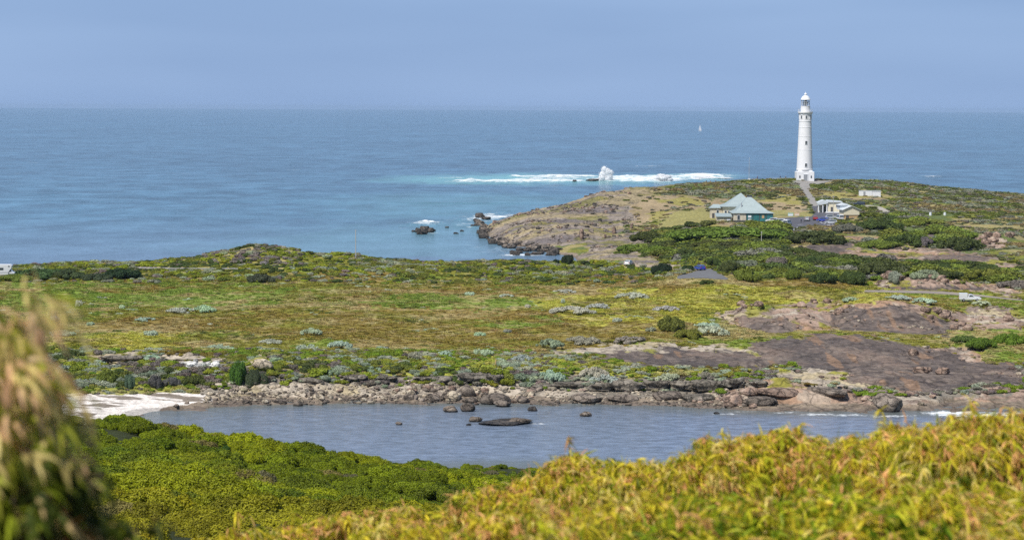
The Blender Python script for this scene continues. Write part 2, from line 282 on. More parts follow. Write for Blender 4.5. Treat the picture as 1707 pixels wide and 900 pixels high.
def link(name, me, mat=None, parent=None, loc=None, rotz=None):
    o = bpy.data.objects.new(name, me); COL.objects.link(o)
    if mat is not None and me is not None and len(me.materials) == 0: me.materials.append(mat)
    if parent is not None: o.parent = parent
    if loc is not None: o.location = loc
    if rotz is not None: o.rotation_euler = (0, 0, rotz)
    return o
def tag(o, label=None, cat=None, group=None, kind=None):
    if label: o['label'] = label
    if cat: o['category'] = cat
    if group: o['group'] = group
    if kind: o['kind'] = kind
    return o
def empty(name, loc, rotz=0, label=None, cat=None, group=None):
    o = bpy.data.objects.new(name, None); COL.objects.link(o); o.location = loc; o.rotation_euler = (0, 0, rotz); o.empty_display_size = .3
    return tag(o, label, cat, group)
def copy_tree(o, parent=None):
    c = o.copy(); COL.objects.link(c); c.parent = parent
    for ch in list(o.children): copy_tree(ch, c)
    return c
class MB:
    """collects shapes and links them as one mesh"""
    def __init__(s): s.bm = bmesh.new()
    def box(s, x0, x1, y0, y1, z0, z1, M=None):
        vs = [s.bm.verts.new(p) for p in ((x0,y0,z0),(x1,y0,z0),(x1,y1,z0),(x0,y1,z0),(x0,y0,z1),(x1,y0,z1),(x1,y1,z1),(x0,y1,z1))]
        for f in ((0,3,2,1),(4,5,6,7),(0,1,5,4),(1,2,6,5),(2,3,7,6),(3,0,4,7)): s.bm.faces.new([vs[i] for i in f])
        if M: 
            for v in vs: v.co = M @ v.co
        return s
    def lathe(s, prof, n=24, c=(0, 0, 0), cap=True):
        rings = []
        for r, z in prof: rings.append([s.bm.verts.new((c[0]+r*math.cos(2*math.pi*i/n), c[1]+r*math.sin(2*math.pi*i/n), c[2]+z)) for i in range(n)])
        for a, b in zip(rings, rings[1:]):
            for i in range(n): s.bm.faces.new((a[i], a[(i+1) % n], b[(i+1) % n], b[i]))
        if cap: s.bm.faces.new(rings[0][::-1]); s.bm.faces.new(rings[-1])
        return s
    def tube(s, a, b, r0, r1=None, n=8):
        r1 = r0 if r1 is None else r1; a, b = Vector(a), Vector(b); q = (b-a).to_track_quat('Z', 'Y'); A = []; B = []
        for i in range(n):
            d = Vector((math.cos(2*math.pi*i/n), math.sin(2*math.pi*i/n), 0)); A.append(s.bm.verts.new(a+q@(d*r0))); B.append(s.bm.verts.new(b+q@(d*r1)))
        for i in range(n): s.bm.faces.new((A[i], A[(i+1) % n], B[(i+1) % n], B[i]))
        s.bm.faces.new(A[::-1]); s.bm.faces.new(B); return s
    def prism(s, pts, y0, y1, inset=None):
        """side outline (x,z) extruded from y0 to y1; inset(z) narrows it"""
        A = []; B = []
        for x, z in pts:
            i = inset(z) if inset else 0; A.append(s.bm.verts.new((x, y0+i, z))); B.append(s.bm.verts.new((x, y1-i, z)))
        n = len(pts)
        for i in range(n): s.bm.faces.new((A[i], A[(i+1) % n], B[(i+1) % n], B[i]))
        s.bm.faces.new(A[::-1]); s.bm.faces.new(B); return s
    def face(s, pts): s.bm.faces.new([s.bm.verts.new(p) for p in pts]); return s
    def build(s, name, mat, parent=None, loc=None, bevel=0, smooth=False, rotz=None):
        bmesh.ops.recalc_face_normals(s.bm, faces=s.bm.faces)
        if bevel: bmesh.ops.bevel(s.bm, geom=list(s.bm.edges), offset=bevel, segments=1, affect='EDGES')
        me = bpy.data.meshes.new(name); s.bm.to_mesh(me); s.bm.free()
        if smooth:
            for p in me.polygons: p.use_smooth = True
        return link(name, me, mat, parent, loc, rotz)
# ---------------------------------------------------------------- materials
def newmat(name):
    m = bpy.data.materials.new(name); m.use_nodes = True; nt = m.node_tree; b = nt.nodes['Principled BSDF']; return m, nt, b
def NZ(nt, scale, detail=4, vec=None, rough=.6, w='ShaderNodeTexNoise'):
    n = nt.nodes.new(w); n.inputs['Scale'].default_value = scale
    if 'Detail' in n.inputs: n.inputs['Detail'].default_value = detail; n.inputs['Roughness'].default_value = rough
    if vec is not None: nt.links.new(vec, n.inputs['Vector'])
    return n
def MATH(nt, op, a, b=None, c=None):
    n = nt.nodes.new('ShaderNodeMath'); n.operation = op
    for i, v in enumerate((a, b, c)):
        if v is None: continue
        if isinstance(v, (int, float)): n.inputs[i].default_value = v
        else: nt.links.new(v, n.inputs[i])
    return n.outputs[0]
def RANGE(nt, v, a, b, c, d):
    n = nt.nodes.new('ShaderNodeMapRange'); nt.links.new(v, n.inputs['Value'])
    for k, x in zip(('From Min', 'From Max', 'To Min', 'To Max'), (a, b, c, d)): n.inputs[k].default_value = x
    return n.outputs[0]
def MIX(nt, f, a, b, blend='MIX'):
    n = nt.nodes.new('ShaderNodeMix'); n.data_type = 'RGBA'; n.blend_type = blend
    for k, v in (('Factor', f), ('A', a), ('B', b)):
        s_ = n.inputs[k] if k == 'Factor' else [i for i in n.inputs if i.name == k and i.type == 'RGBA'][0]
        if isinstance(v, (int, float)): s_.default_value = v
        elif isinstance(v, (tuple, list)): s_.default_value = (*v[:3], 1)
        else: nt.links.new(v, s_)
    return [o for o in n.outputs if o.type == 'RGBA'][0]
def BUMP(nt, b, h, strength, dist):
    n = nt.nodes.new('ShaderNodeBump'); n.inputs['Strength'].default_value = strength; n.inputs['Distance'].default_value = dist
    nt.links.new(h, n.inputs['Height']); nt.links.new(n.outputs[0], b.inputs['Normal']); return n
def plain(name, col, rough=.6, metal=0, var=.12, scale=2.0, bump=0):
    m, nt, b = newmat(name); b.inputs['Roughness'].default_value = rough; b.inputs['Metallic'].default_value = metal
    t = nt.nodes.new('ShaderNodeTexCoord'); n = NZ(nt, scale, 5, t.outputs['Object'])
    f = RANGE(nt, n.outputs[0], .3, .7, 1-var, 1+var); c = nt.nodes.new('ShaderNodeRGB'); c.outputs[0].default_value = (*col, 1)
    mul = nt.nodes.new('ShaderNodeVectorMath'); mul.operation = 'SCALE'; nt.links.new(c.outputs[0], mul.inputs[0]); nt.links.new(f, mul.inputs['Scale'])
    nt.links.new(mul.outputs[0], b.inputs['Base Color'])
    if bump: BUMP(nt, b, n.outputs[0], bump, .1)
    return m
def ground_material():
    m, nt, b = newmat('ground_surface'); b.inputs['Roughness'].default_value = .9; b.inputs['Specular IOR Level'].default_value = .15
    a = nt.nodes.new('ShaderNodeAttribute'); a.attribute_name = 'Col'; k = nt.nodes.new('ShaderNodeAttribute'); k.attribute_name = 'rock'
    g = nt.nodes.new('ShaderNodeNewGeometry'); P = g.outputs['Position']
    n1 = NZ(nt, .9, 6, P, .7); n2 = NZ(nt, 5.0, 4, P, .7); v = NZ(nt, .16, 0, P, w='ShaderNodeTexVoronoi'); v.feature = 'DISTANCE_TO_EDGE'
    wv = NZ(nt, .12, 4, P); wp = nt.nodes.new('ShaderNodeVectorMath'); wp.operation = 'MULTIPLY_ADD'; nt.links.new(wv.outputs['Color'], wp.inputs[0]); wp.inputs[1].default_value = (9, 9, 9); nt.links.new(P, wp.inputs[2]); nt.links.new(wp.outputs[0], v.inputs['Vector'])
    f1 = RANGE(nt, n1.outputs[0], .32, .68, .62, 1.38); f2 = RANGE(nt, n2.outputs[0], .3, .7, .8, 1.2); f = MATH(nt, 'MULTIPLY', f1, f2)
    crack = RANGE(nt, v.outputs[0], 0, .06, .5, 1.0); rf = MATH(nt, 'MULTIPLY', RANGE(nt, n1.outputs[0], .3, .7, .55, 1.45), crack)
    fac = MIX(nt, k.outputs['Fac'], f, rf)
    sc = nt.nodes.new('ShaderNodeVectorMath'); sc.operation = 'MULTIPLY'; nt.links.new(a.outputs['Color'], sc.inputs[0]); nt.links.new(fac, sc.inputs[1])
    nt.links.new(sc.outputs[0], b.inputs['Base Color'])
    h = MATH(nt, 'ADD', n1.outputs[0], MATH(nt, 'MULTIPLY', n2.outputs[0], .35)); BUMP(nt, b, h, .8, .5)
    return m
def rock_material(name, c1, c2, c3_):
    m, nt, b = newmat(name); b.inputs['Roughness'].default_value = .85; b.inputs['Specular IOR Level'].default_value = .2
    t = nt.nodes.new('ShaderNodeTexCoord'); P = nt.nodes.new('ShaderNodeNewGeometry').outputs['Position']
    oi = nt.nodes.new('ShaderNodeObjectInfo')
    n = NZ(nt, .7, 6, P, .7); n2 = NZ(nt, 3.5, 5, P, .7); r = nt.nodes.new('ShaderNodeValToRGB'); e = r.color_ramp.elements
    e[0].position = .34; e[0].color = (*c1, 1); e[1].position = .64; e[1].color = (*c3_, 1); q = e.new(.5); q.color = (*c2, 1)
    nt.links.new(n.outputs[0], r.inputs[0]); f = MATH(nt, 'MULTIPLY', RANGE(nt, n2.outputs[0], .3, .7, .75, 1.25), RANGE(nt, oi.outputs['Random'], 0, 1, .78, 1.2))
    sc = nt.nodes.new('ShaderNodeVectorMath'); sc.operation = 'SCALE'; nt.links.new(r.outputs[0], sc.inputs[0]); nt.links.new(f, sc.inputs['Scale']); nt.links.new(sc.outputs[0], b.inputs['Base Color'])
    vo = NZ(nt, .5, 0, None, w='ShaderNodeTexVoronoi'); vo.feature = 'DISTANCE_TO_EDGE'; wp = nt.nodes.new('ShaderNodeVectorMath'); wp.operation = 'MULTIPLY_ADD'; nt.links.new(n.outputs['Color'], wp.inputs[0]); wp.inputs[1].default_value = (2.5, 2.5, 2.5); nt.links.new(P, wp.inputs[2]); nt.links.new(wp.outputs[0], vo.inputs['Vector'])
    crack = RANGE(nt, vo.outputs[0], 0, .07, .35, 1.0); sxyz = nt.nodes.new('ShaderNodeSeparateXYZ'); nt.links.new(P, sxyz.inputs[0])
    wet = RANGE(nt, MATH(nt, 'ADD', sxyz.outputs['Z'], MATH(nt, 'MULTIPLY', n2.outputs[0], .5)), .45, .85, .42, 1.0)        # rock below the tide mark is wet and weedy
    sc2 = nt.nodes.new('ShaderNodeVectorMath'); sc2.operation = 'SCALE'; nt.links.new(sc.outputs[0], sc2.inputs[0]); nt.links.new(MATH(nt, 'MULTIPLY', crack, wet), sc2.inputs['Scale']); nt.links.new(sc2.outputs[0], b.inputs['Base Color'])
    nt.links.new(RANGE(nt, wet, .42, 1, .35, .9), b.inputs['Roughness'])
    h = MATH(nt, 'ADD', n.outputs[0], MATH(nt, 'MULTIPLY', n2.outputs[0], .5)); h = MATH(nt, 'ADD', h, MATH(nt, 'MULTIPLY', crack, .4)); BUMP(nt, b, h, 1.0, .5)
    return m
def leaf_material(name, mode, tint=None, trans=.25, rough=.55, var=.45):
    """mode 'inst': colour from the scatter point; 'obj': from the object's own colour; 'fix': from tint"""
    m, nt, b = newmat(name); b.inputs['Roughness'].default_value = rough; b.inputs['Specular IOR Level'].default_value = .12
    if mode == 'inst':
        a = nt.nodes.new('ShaderNodeAttribute'); a.attribute_type = 'INSTANCER'; a.attribute_name = 'tint'; c = a.outputs['Color']
    elif mode == 'obj':
        a = nt.nodes.new('ShaderNodeObjectInfo'); c = a.outputs['Color']
    else:
        a = nt.nodes.new('ShaderNodeAttribute'); a.attribute_name = 'Col'; c = a.outputs['Color']
    v = nt.nodes.new('ShaderNodeAttribute'); v.attribute_name = 'v'
    s_ = nt.nodes.new('ShaderNodeVectorMath'); s_.operation = 'SCALE'; nt.links.new(c, s_.inputs[0]); nt.links.new(RANGE(nt, v.outputs['Fac'], 0, 1, 1-var, 1+var), s_.inputs['Scale'])
    nt.links.new(s_.outputs[0], b.inputs['Base Color'])
    if trans:
        tr = nt.nodes.new('ShaderNodeBsdfTranslucent'); nt.links.new(s_.outputs[0], tr.inputs[0]); ms = nt.nodes.new('ShaderNodeMixShader'); ms.inputs[0].default_value = trans
        out = nt.nodes['Material Output']; nt.links.new(b.outputs[0], ms.inputs[1]); nt.links.new(tr.outputs[0], ms.inputs[2]); nt.links.new(ms.outputs[0], out.inputs[0])
    return m
# ---------------------------------------------------------------- the ground: one sheet
def blend(c, mask, col):
    m = np.asarray(mask, float)[:, None]; return c*(1-m) + col*m
def ground_colour(X, Y, z, m):
    n1 = fbm(X, Y, 30, 4, 101); n2 = fbm(X, Y, 9, 4, 111); n3 = fbm(X, Y, 3, 3, 121); n4 = fbm(X, Y, 16, 3, 131)
    N = len(X); c = np.tile(C['olive'], (N, 1))
    c = blend(c, ss(n1, .5, .62), C['brown']); c = blend(c, ss(n2, .55, .68)*.7, C['green']); c = blend(c, ss(n4, .54, .66)*.65, C['tan'])
    c = blend(c, m['brown']*ss(n2, .25, .6)*.85, C['brown']); c = blend(c, m['green']*ss(n2, .2, .5)*.9, C['green']); c = blend(c, m['yellow']*ss(n2, .28, .55)*.8, C['yellow']); c = blend(c, (Y > 442)*(Y < 606)*.07, C['tan']*c3(1, 1.05, .9))
    c = blend(c, ss(n3, .60, .72)*.6, C['tan'])
    hl = Y > 660
    c = np.where(hl[:, None], C['scrub']*1.5, c); c = blend(c, hl*ss(n2, .45, .6)*.7, C['olive']); c = blend(c, hl*ss(n4, .5, .62)*.7, C['tan']*.9)
    c = blend(c, (Y < 345).astype(float), C['nearg'])
    c = blend(c, m['dry'], C['straw']*c3(.95,.88,1.2)*(.75+.6*n2[:, None])); c = blend(c, m['dry']*ss(n4, .5, .6)*.6, C['olive']*1.3)
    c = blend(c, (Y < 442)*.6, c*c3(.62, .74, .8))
    # rock
    st = fbm(X*1.0, Y*.15, 1.6, 3, 141); px, py = m['px'], m['py']
    pk = C['pink']*(0.7+.6*n3[:, None]); pk = blend(pk, ss(n2, .5, .62)*.75, C['dark2']*1.15); pk = blend(pk, ss(n4, .55, .7)*.6, C['orange']*.9); pk = blend(pk, ss(n3, .62, .7)*.6, C['pale'])
    dk = C['dark']*(0.8+.5*n3[:, None]); dk = blend(dk, ss(st, .55, .68)*.55, C['dark2']*1.2); dk = blend(dk, ss(n2, .54, .64)*.5, C['pink']*.75); dk = blend(dk, ss(fbm(X*.5, Y, 1.1, 4, 191), .60, .68)*.6, C['dark2']*1.35); dk = blend(dk, ss(fbm(X, Y, 20, 4, 195), .52, .62)*.5, c3(.085, .075, .072)); dk = blend(dk, ss(fbm(X*2.2, Y*.4, 6, 3, 197), .70, .76)*.5, C['orange']*.8)
    pl = C['pale']*(0.75+.5*n3[:, None]); pl = blend(pl, ss(n2, .55, .65)*.5, C['tan'])
    c = np.where((m['pink'] & ~m['beach'])[:, None], pk, c)
    c = np.where((m['pale'] & ~m['beach'])[:, None], pl, c)
    c = np.where((m['dark'] & ~m['beach'])[:, None], dk, c)
    # grass caught in the hollows of the rock
    g = m['rock']*ss(fbm(X, Y, 6, 3, 151), .60, .66)*(~m['dark'])*(z > 3)
    c = blend(c, g*.85, C['olive']*1.25)
    # far point: paler, grassy streaks
    tip = (m['px'] < 1130) & hl & m['rock']
    c = blend(c, tip*1.0, c3(.25, .21, .175)*(.6+.8*n3[:, None])); c = blend(c, tip*ss(fbm(X*.6+Y*.4, Y*2.0, 15, 4, 165), .52, .60)*.8, c3(.15, .13, .13)); c = blend(c, tip*ss(fbm(X, Y*2.5, 26, 4, 161), .52, .60)*.6, C['tan']*.85); c = blend(c, tip*ss(fbm(X, Y*2.0, 20, 4, 171), .60, .66)*.6, C['olive']*.9)
    # shore: bare rock, bank of dark limestone, pale stones
    sh = (Y > 375) & (z < 3.2) & (Y < 440) & (m['px'] > 330) & ~m['rock']; c = np.where(sh[:, None], C['lime']*(.7+.7*n3[:, None]), c)
    c = blend(c, sh*ss(n2, .45, .6)*(z < 1.9), C['pale'])
    c = blend(c, (z < .75)*(Y > 380)*(~m['beach']), C['wet']*(.7+.5*n3[:, None])); c = blend(c, (z < .35)*(Y > 380)*(~m['beach'])*.6, C['dark'])
    c = np.where(m['beach'][:, None], C['sand']*(.9+.2*n3[:, None]), c)
    sea_weed = m['beach']*ss(fbm(X*.4, Y, 2.2, 4, 181), .53, .58)*(z > .5)*(z < 1.7); c = blend(c, sea_weed*.9, C['wet']*.7)
    c = blend(c, m['beach']*(z < .22), C['sand']*.62)
    c = blend(c, m['lawn'], C['lawn']*(.85+.3*n2[:, None]))
    c = blend(c, (z < -.15)*.9, C['seabed'])
    pebb = inpoly(px, py, [(300, 604), (330, 602), (372, 608), (366, 618), (330, 616)]); c = blend(c, pebb*1.0, C['white'])
    return np.clip(c, .01, .8)
amax = math.atan(1130/FPX)
ang = np.concatenate([np.linspace(-math.pi, -amax-.02, 40), np.linspace(-amax, amax, 860), np.linspace(amax+.02, math.pi, 40)])
rows = np.concatenate([[0.5], np.linspace(2, 60, 50), np.linspace(62, 340, 150), np.arange(341, 380, 2.0), np.arange(380, 445, .35), np.arange(445, 640, .9), np.arange(640, 1100, 1.3), np.arange(1100, 1300, 8)])
A, RR = np.meshgrid(ang, rows, indexing='ij'); X = (RR*np.sin(A)).ravel(); Y = (RR*np.cos(A)).ravel()
z, m = ground_all(X, Y)
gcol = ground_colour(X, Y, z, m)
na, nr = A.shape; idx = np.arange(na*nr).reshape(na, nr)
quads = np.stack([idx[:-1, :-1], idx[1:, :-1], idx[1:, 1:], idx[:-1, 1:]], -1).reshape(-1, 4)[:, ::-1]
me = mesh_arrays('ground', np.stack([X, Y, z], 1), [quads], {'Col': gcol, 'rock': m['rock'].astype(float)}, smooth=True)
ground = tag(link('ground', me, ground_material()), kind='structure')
# ---------------------------------------------------------------- roads and car park: sheets laid on the ground
def sheet(name, poly, mat, lift=.06, du=1.2, dY=.8, label=None):
    pts = [hit(x, y, 500 if y > 440 else (780 if y > 300.9 else 1000), 1085) for x, y in poly]
    Y0 = min(p[1] for p in pts)-2; Y1 = max(p[1] for p in pts)+2
    us = np.arange(min(p[0] for p in poly)-3, max(p[0] for p in poly)+3, du); ys = np.arange(Y0, Y1, dY)
    U, YY = np.meshgrid(us, ys, indexing='ij'); XX = (U-CX)/FPX*YY*1.0
    zz, mm = ground_all(XX.ravel(), YY.ravel()); bz = base_z(XX.ravel(), YY.ravel())
    px, py = project(XX.ravel(), YY.ravel(), bz); ins = inpoly(px, py, poly).reshape(U.shape)
    V = np.stack([XX.ravel(), YY.ravel(), zz+lift], 1); id_ = np.arange(U.size).reshape(U.shape)
    keep = ins[:-1, :-1] & ins[1:, :-1] & ins[1:, 1:] & ins[:-1, 1:]
    q = np.stack([id_[:-1, :-1], id_[1:, :-1], id_[1:, 1:], id_[:-1, 1:]], -1)[keep]
    if len(q) == 0: print('EMPTY sheet', name); return
    used, inv = np.unique(q, return_inverse=True); q = inv.reshape(q.shape)
    return tag(link(name, mesh_arrays(name, V[used], [q]), mat), kind='structure')
asphalt = plain('asphalt', (.13, .13, .135), .9, var=.2, scale=.4); asphalt2 = plain('dark_asphalt', (.085, .085, .10), .9, var=.2, scale=.4)
concrete = plain('pale_path_concrete', (.26, .245, .225), .9, var=.15, scale=.3); dirt = plain('packed_dirt', (.34, .26, .18), .95, var=.2, scale=.3)
sheet('lighthouse_path', ROADS['lighthouse_path'], concrete)
sheet('car_park', ROADS['car_park'], asphalt2)
sheet('service_track', ROADS['service_track'], plain('gravel_track', (.36, .33, .28), .95, var=.15, scale=.4))
sheet('access_road', ROADS['access_road'], asphalt)
sheet('coast_road', ROADS['coast_road'], plain('worn_brown_asphalt', (.26, .22, .185), .9, var=.25, scale=.4))
sheet('dirt_road', ROADS['dirt_road'], dirt)
sheet('gravel_road', ROADS['gravel_road'], concrete)
# ---------------------------------------------------------------- the sea and the lagoon: one sheet of water out to the horizon
def sea():
    aw = math.atan(1250/FPX)
    ang = np.concatenate([np.linspace(-math.pi, -aw-.02, 60), np.linspace(-aw, aw, 1000), np.linspace(aw+.02, math.pi, 60)])
    dep = np.concatenate([np.linspace(math.tan(R(60)), math.tan(R(10)), 20), np.linspace(.175, .12, 130), np.linspace(.1195, .0655, 60), np.linspace(.065, .0555, 60), np.linspace(.0553, .0265, 330), np.linspace(.0264, .0085, 90), 1/np.linspace(125, 769, 25)])
    rr = H/dep; A, RR = np.meshgrid(ang, rr, indexing='ij'); X = (RR*np.sin(A)).ravel(); Y = (RR*np.cos(A)).ravel()
    px, py = project(X, np.maximum(Y, 1), 0*X)
    inview = Y > 100
    w1 = (fbm(X, Y*.35, 40, 4, 201)-.5); w2 = fbm(X, Y*.4, 12, 4, 211)-.5
    qx = px + w1*70; qy = py + w2*7 + w1*3
    fo = np.zeros(len(X)); tq = np.zeros(len(X))
    def add(arr, poly, val, wx=1):
        acc = np.zeros(len(X)); h_ = max(p[1] for p in poly)-min(p[1] for p in poly); jy = min(3.0, h_*.28); jx = 4+h_*1.5
        for ox, oy in ((0, 0), (.7, .5), (-.7, -.5), (.4, -1), (-.4, 1), (1.2, 0), (-1.2, 0)): acc += inpoly(px + w1*70*wx+ox*jx, py + (w2*7+w1*3)*wx+oy*jy, poly)
        acc = acc/7*inview*val; np.maximum(arr, acc, out=arr)
    add(tq, [(640, 300), (700, 291), (850, 289), (980, 293), (1120, 293), (1215, 290), (1215, 298), (1100, 306), (900, 308), (760, 306), (660, 306)], .75)
    add(tq, [(740, 293), (920, 291), (925, 302), (780, 303)], 1.0); add(tq, [(990, 292), (1210, 290), (1215, 299), (1000, 306)], .9); add(tq, [(690, 372), (740, 370), (850, 355), (830, 400), (740, 392), (690, 395)], .32)
    add(tq, [(560, 330), (800, 320), (960, 330), (880, 355), (800, 362), (640, 370)], .25)
    add(tq, [(520, 385), (700, 372), (840, 380), (860, 430), (480, 430), (300, 415)], .24, 2)
    band = lambda x0, x1, yc, hw, v: add(fo, [(x0, yc-hw*.6), ((x0+x1)/2, yc-hw), (x1, yc-hw*.5), (x1, yc+hw*.5), ((x0+x1)/2, yc+hw), (x0, yc+hw*.6)], v, .35)
    band(745, 985, 302.5, 2.6, .95); band(800, 900, 304, 1.6, .9); band(850, 1000, 294.5, 1.8, .95); band(720, 790, 297.5, .9, .6); band(985, 1150, 300.5, 4.2, 1); band(1000, 1215, 295.5, 1.7, .95); band(1120, 1216, 293.5, 3.4, 1); band(900, 1010, 298.5, 2.6, .6); band(1056, 1110, 277.5, .8, .6); band(1530, 1570, 295, .9, .6)
    add(fo, [(770, 364), (800, 360), (850, 357), (880, 352), (860, 362), (815, 370), (780, 372)], .95, .3)
    add(fo, [(682, 374), (700, 369), (728, 371), (732, 376), (700, 377)], 1, .2); add(fo, [(681, 376), (700, 378), (702, 391), (684, 388)], .8, .2); add(fo, [(700, 389), (735, 387), (722, 392)], .9, .2)
    add(fo, [(795, 380), (815, 372), (820, 400), (850, 410), (870, 424), (835, 424), (800, 404)], .75, .3); add(fo, [(730, 372), (800, 370), (800, 385), (740, 380)], .35, .5); add(fo, [(800, 405), (840, 412), (870, 422), (830, 424), (802, 412)], .8, .3)
    add(fo, [(835, 423), (905, 424), (930, 427), (840, 428)], .8, .2)
    # wash along the right shore of the lagoon
    for (a, b_, yy, hh, v) in ((1185, 1235, 690, 1.6, .6), (1280, 1330, 687, 1.5, .7), (1330, 1400, 690, 2.0, .72), (1385, 1450, 691, 2.0, .7), (1450, 1530, 693, 2.0, .7), (1540, 1640, 688, 3.4, .95), (1560, 1707, 692, 2.4, .9), (1640, 1720, 689, 3, .8), (885, 915, 706, 1.1, .9), (1000, 1060, 673, 1.0, .45), (960, 975, 674, .9, .7), (1210, 1260, 686, 1.4, .5)): band(a, b_, yy, hh, v)
    # a depth tint: shallow water over sand near the beach, darker weed
    gz = np.full(len(X), -9.0); mk = (Y > 280) & (Y < 1000) & (np.abs(X/np.maximum(Y, 1)) < .3); gz[mk] = base_z(X[mk], Y[mk])
    shallow = ss(gz, -1.2, -.1)*(Y < 450)
    z = np.zeros(len(X)); z += fo*(fbm(X, Y, 14, 4, 221))*2.2*(Y > 1000) + .15*fo*(Y > 500)*(Y < 1000)
    z += (Y > 1250)*(Y < 2400)*(fbm(X*.35, Y, 38, 3, 231)-.5)*1.2
    print('far', RR.max()); idx = np.arange(len(X)).reshape(A.shape)
    q = np.stack([idx[:-1, :-1], idx[1:, :-1], idx[1:, 1:], idx[:-1, 1:]], -1).reshape(-1, 4)[:, ::-1]
    me = mesh_arrays('sea', np.stack([X, Y, z], 1), [q], {'foam': fo, 'turq': tq, 'shallow': shallow}, smooth=True)
    mt, nt, b = newmat('sea_water')
    P = nt.nodes.new('ShaderNodeNewGeometry').outputs['Position']
    def at(n_): a = nt.nodes.new('ShaderNodeAttribute'); a.attribute_name = n_; return a.outputs['Fac']
    def mapped(sx_, sy_, rot=0.15):
        mp = nt.nodes.new('ShaderNodeMapping'); mp.inputs['Scale'].default_value = (sx_, sy_, 1); mp.inputs['Rotation'].default_value = (0, 0, rot); nt.links.new(P, mp.inputs[0]); return mp.outputs[0]
    sp_ = nt.nodes.new('ShaderNodeSeparateXYZ'); nt.links.new(P, sp_.inputs[0]); Yp = sp_.outputs['Y']
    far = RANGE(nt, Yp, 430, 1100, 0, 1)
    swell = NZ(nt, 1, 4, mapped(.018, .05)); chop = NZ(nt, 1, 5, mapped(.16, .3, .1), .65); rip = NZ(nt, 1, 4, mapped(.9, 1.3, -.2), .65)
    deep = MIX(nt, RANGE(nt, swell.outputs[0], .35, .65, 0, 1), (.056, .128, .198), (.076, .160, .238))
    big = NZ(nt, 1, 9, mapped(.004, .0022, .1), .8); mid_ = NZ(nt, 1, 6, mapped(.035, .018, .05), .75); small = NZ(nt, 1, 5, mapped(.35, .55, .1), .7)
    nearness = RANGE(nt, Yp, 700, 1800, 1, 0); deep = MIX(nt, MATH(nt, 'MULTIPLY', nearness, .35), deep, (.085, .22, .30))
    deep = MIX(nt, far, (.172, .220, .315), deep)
    tex = MATH(nt, 'MULTIPLY', RANGE(nt, big.outputs[0], .35, .65, .72, 1.28), RANGE(nt, mid_.outputs[0], .38, .62, .62, 1.38)); tex = MIX(nt, far, RANGE(nt, small.outputs[0], .38, .62, .68, 1.32), tex)  # light crests and dark troughs of the waves, painted into the water colour
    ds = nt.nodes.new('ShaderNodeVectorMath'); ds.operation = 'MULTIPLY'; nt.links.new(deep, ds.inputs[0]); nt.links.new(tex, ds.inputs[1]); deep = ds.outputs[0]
    col = MIX(nt, MATH(nt, 'MULTIPLY', at('turq'), RANGE(nt, chop.outputs[0], .3, .6, .55, 1)), deep, (.20, .48, .50))
    col = MIX(nt, MATH(nt, 'MULTIPLY', at('shallow'), .75), col, (.12, .13, .10))
    darkp = MATH(nt, 'MULTIPLY', RANGE(nt, chop.outputs[0], .42, .30, 0, .45), far); col = MIX(nt, darkp, col, (.015, .07, .13))  # dark dashes in the chop troughs, wave shade painted as colour
    fn = NZ(nt, 1, 6, mapped(.14, .22, .0), .72); fn2 = NZ(nt, 1, 5, mapped(.9, 1.2, .4), .7)
    fsel = MIX(nt, far, fn2.outputs[0], fn.outputs[0]); fmask = MATH(nt, 'MULTIPLY', RANGE(nt, MATH(nt, 'ADD', at('foam'), MATH(nt, 'MULTIPLY', fsel, 3.0)), 1.95, 2.45, 0, 1), RANGE(nt, at('foam'), .02, .25, 0, 1))
    n = nt.nodes[-1] if False else None
    # scattered whitecaps far out
    wc = NZ(nt, 1, 3, mapped(.030, .10, .1), .6); caps = MATH(nt, 'MULTIPLY', RANGE(nt, wc.outputs[0], .735, .76, 0, .5), far); fm = MATH(nt, 'MAXIMUM', fmask, caps)
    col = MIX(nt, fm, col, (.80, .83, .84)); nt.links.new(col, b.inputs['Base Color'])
    nt.links.new(RANGE(nt, fm, 0, 1, .16, .8), b.inputs['Roughness']); b.inputs['IOR'].default_value = 1.33
    h = MATH(nt, 'ADD', MATH(nt, 'MULTIPLY', chop.outputs[0], RANGE(nt, Yp, 430, 1100, .35, 1.6)), MATH(nt, 'MULTIPLY', rip.outputs[0], .16)); h = MATH(nt, 'ADD', h, MATH(nt, 'MULTIPLY', swell.outputs[0], MATH(nt, 'MULTIPLY', far, 3.0)))
    BUMP(nt, b, h, 1.0, 1.0)
    return tag(link('sea', me, mt), kind='structure')
sea()
# ---------------------------------------------------------------- haze
def haze():
    g = MB(); g.box(-41000, 41000, -41000, 41000, -10, 61.5)
    m = bpy.data.materials.new('haze'); m.use_nodes = True; nt = m.node_tree; nt.nodes.clear(); o = nt.nodes.new('ShaderNodeOutputMaterial'); v = nt.nodes.new('ShaderNodeVolumePrincipled')
    v.inputs['Color'].default_value = (.50, .70, .96, 1); v.inputs['Density'].default_value = HAZE_DENSITY; v.inputs['Anisotropy'].default_value = 0.0
    nt.links.new(v.outputs[0], o.inputs['Volume']); h = g.build('haze', m); tag(h, kind='stuff'); return h
HAZE_DENSITY = 2.4e-5
haze()
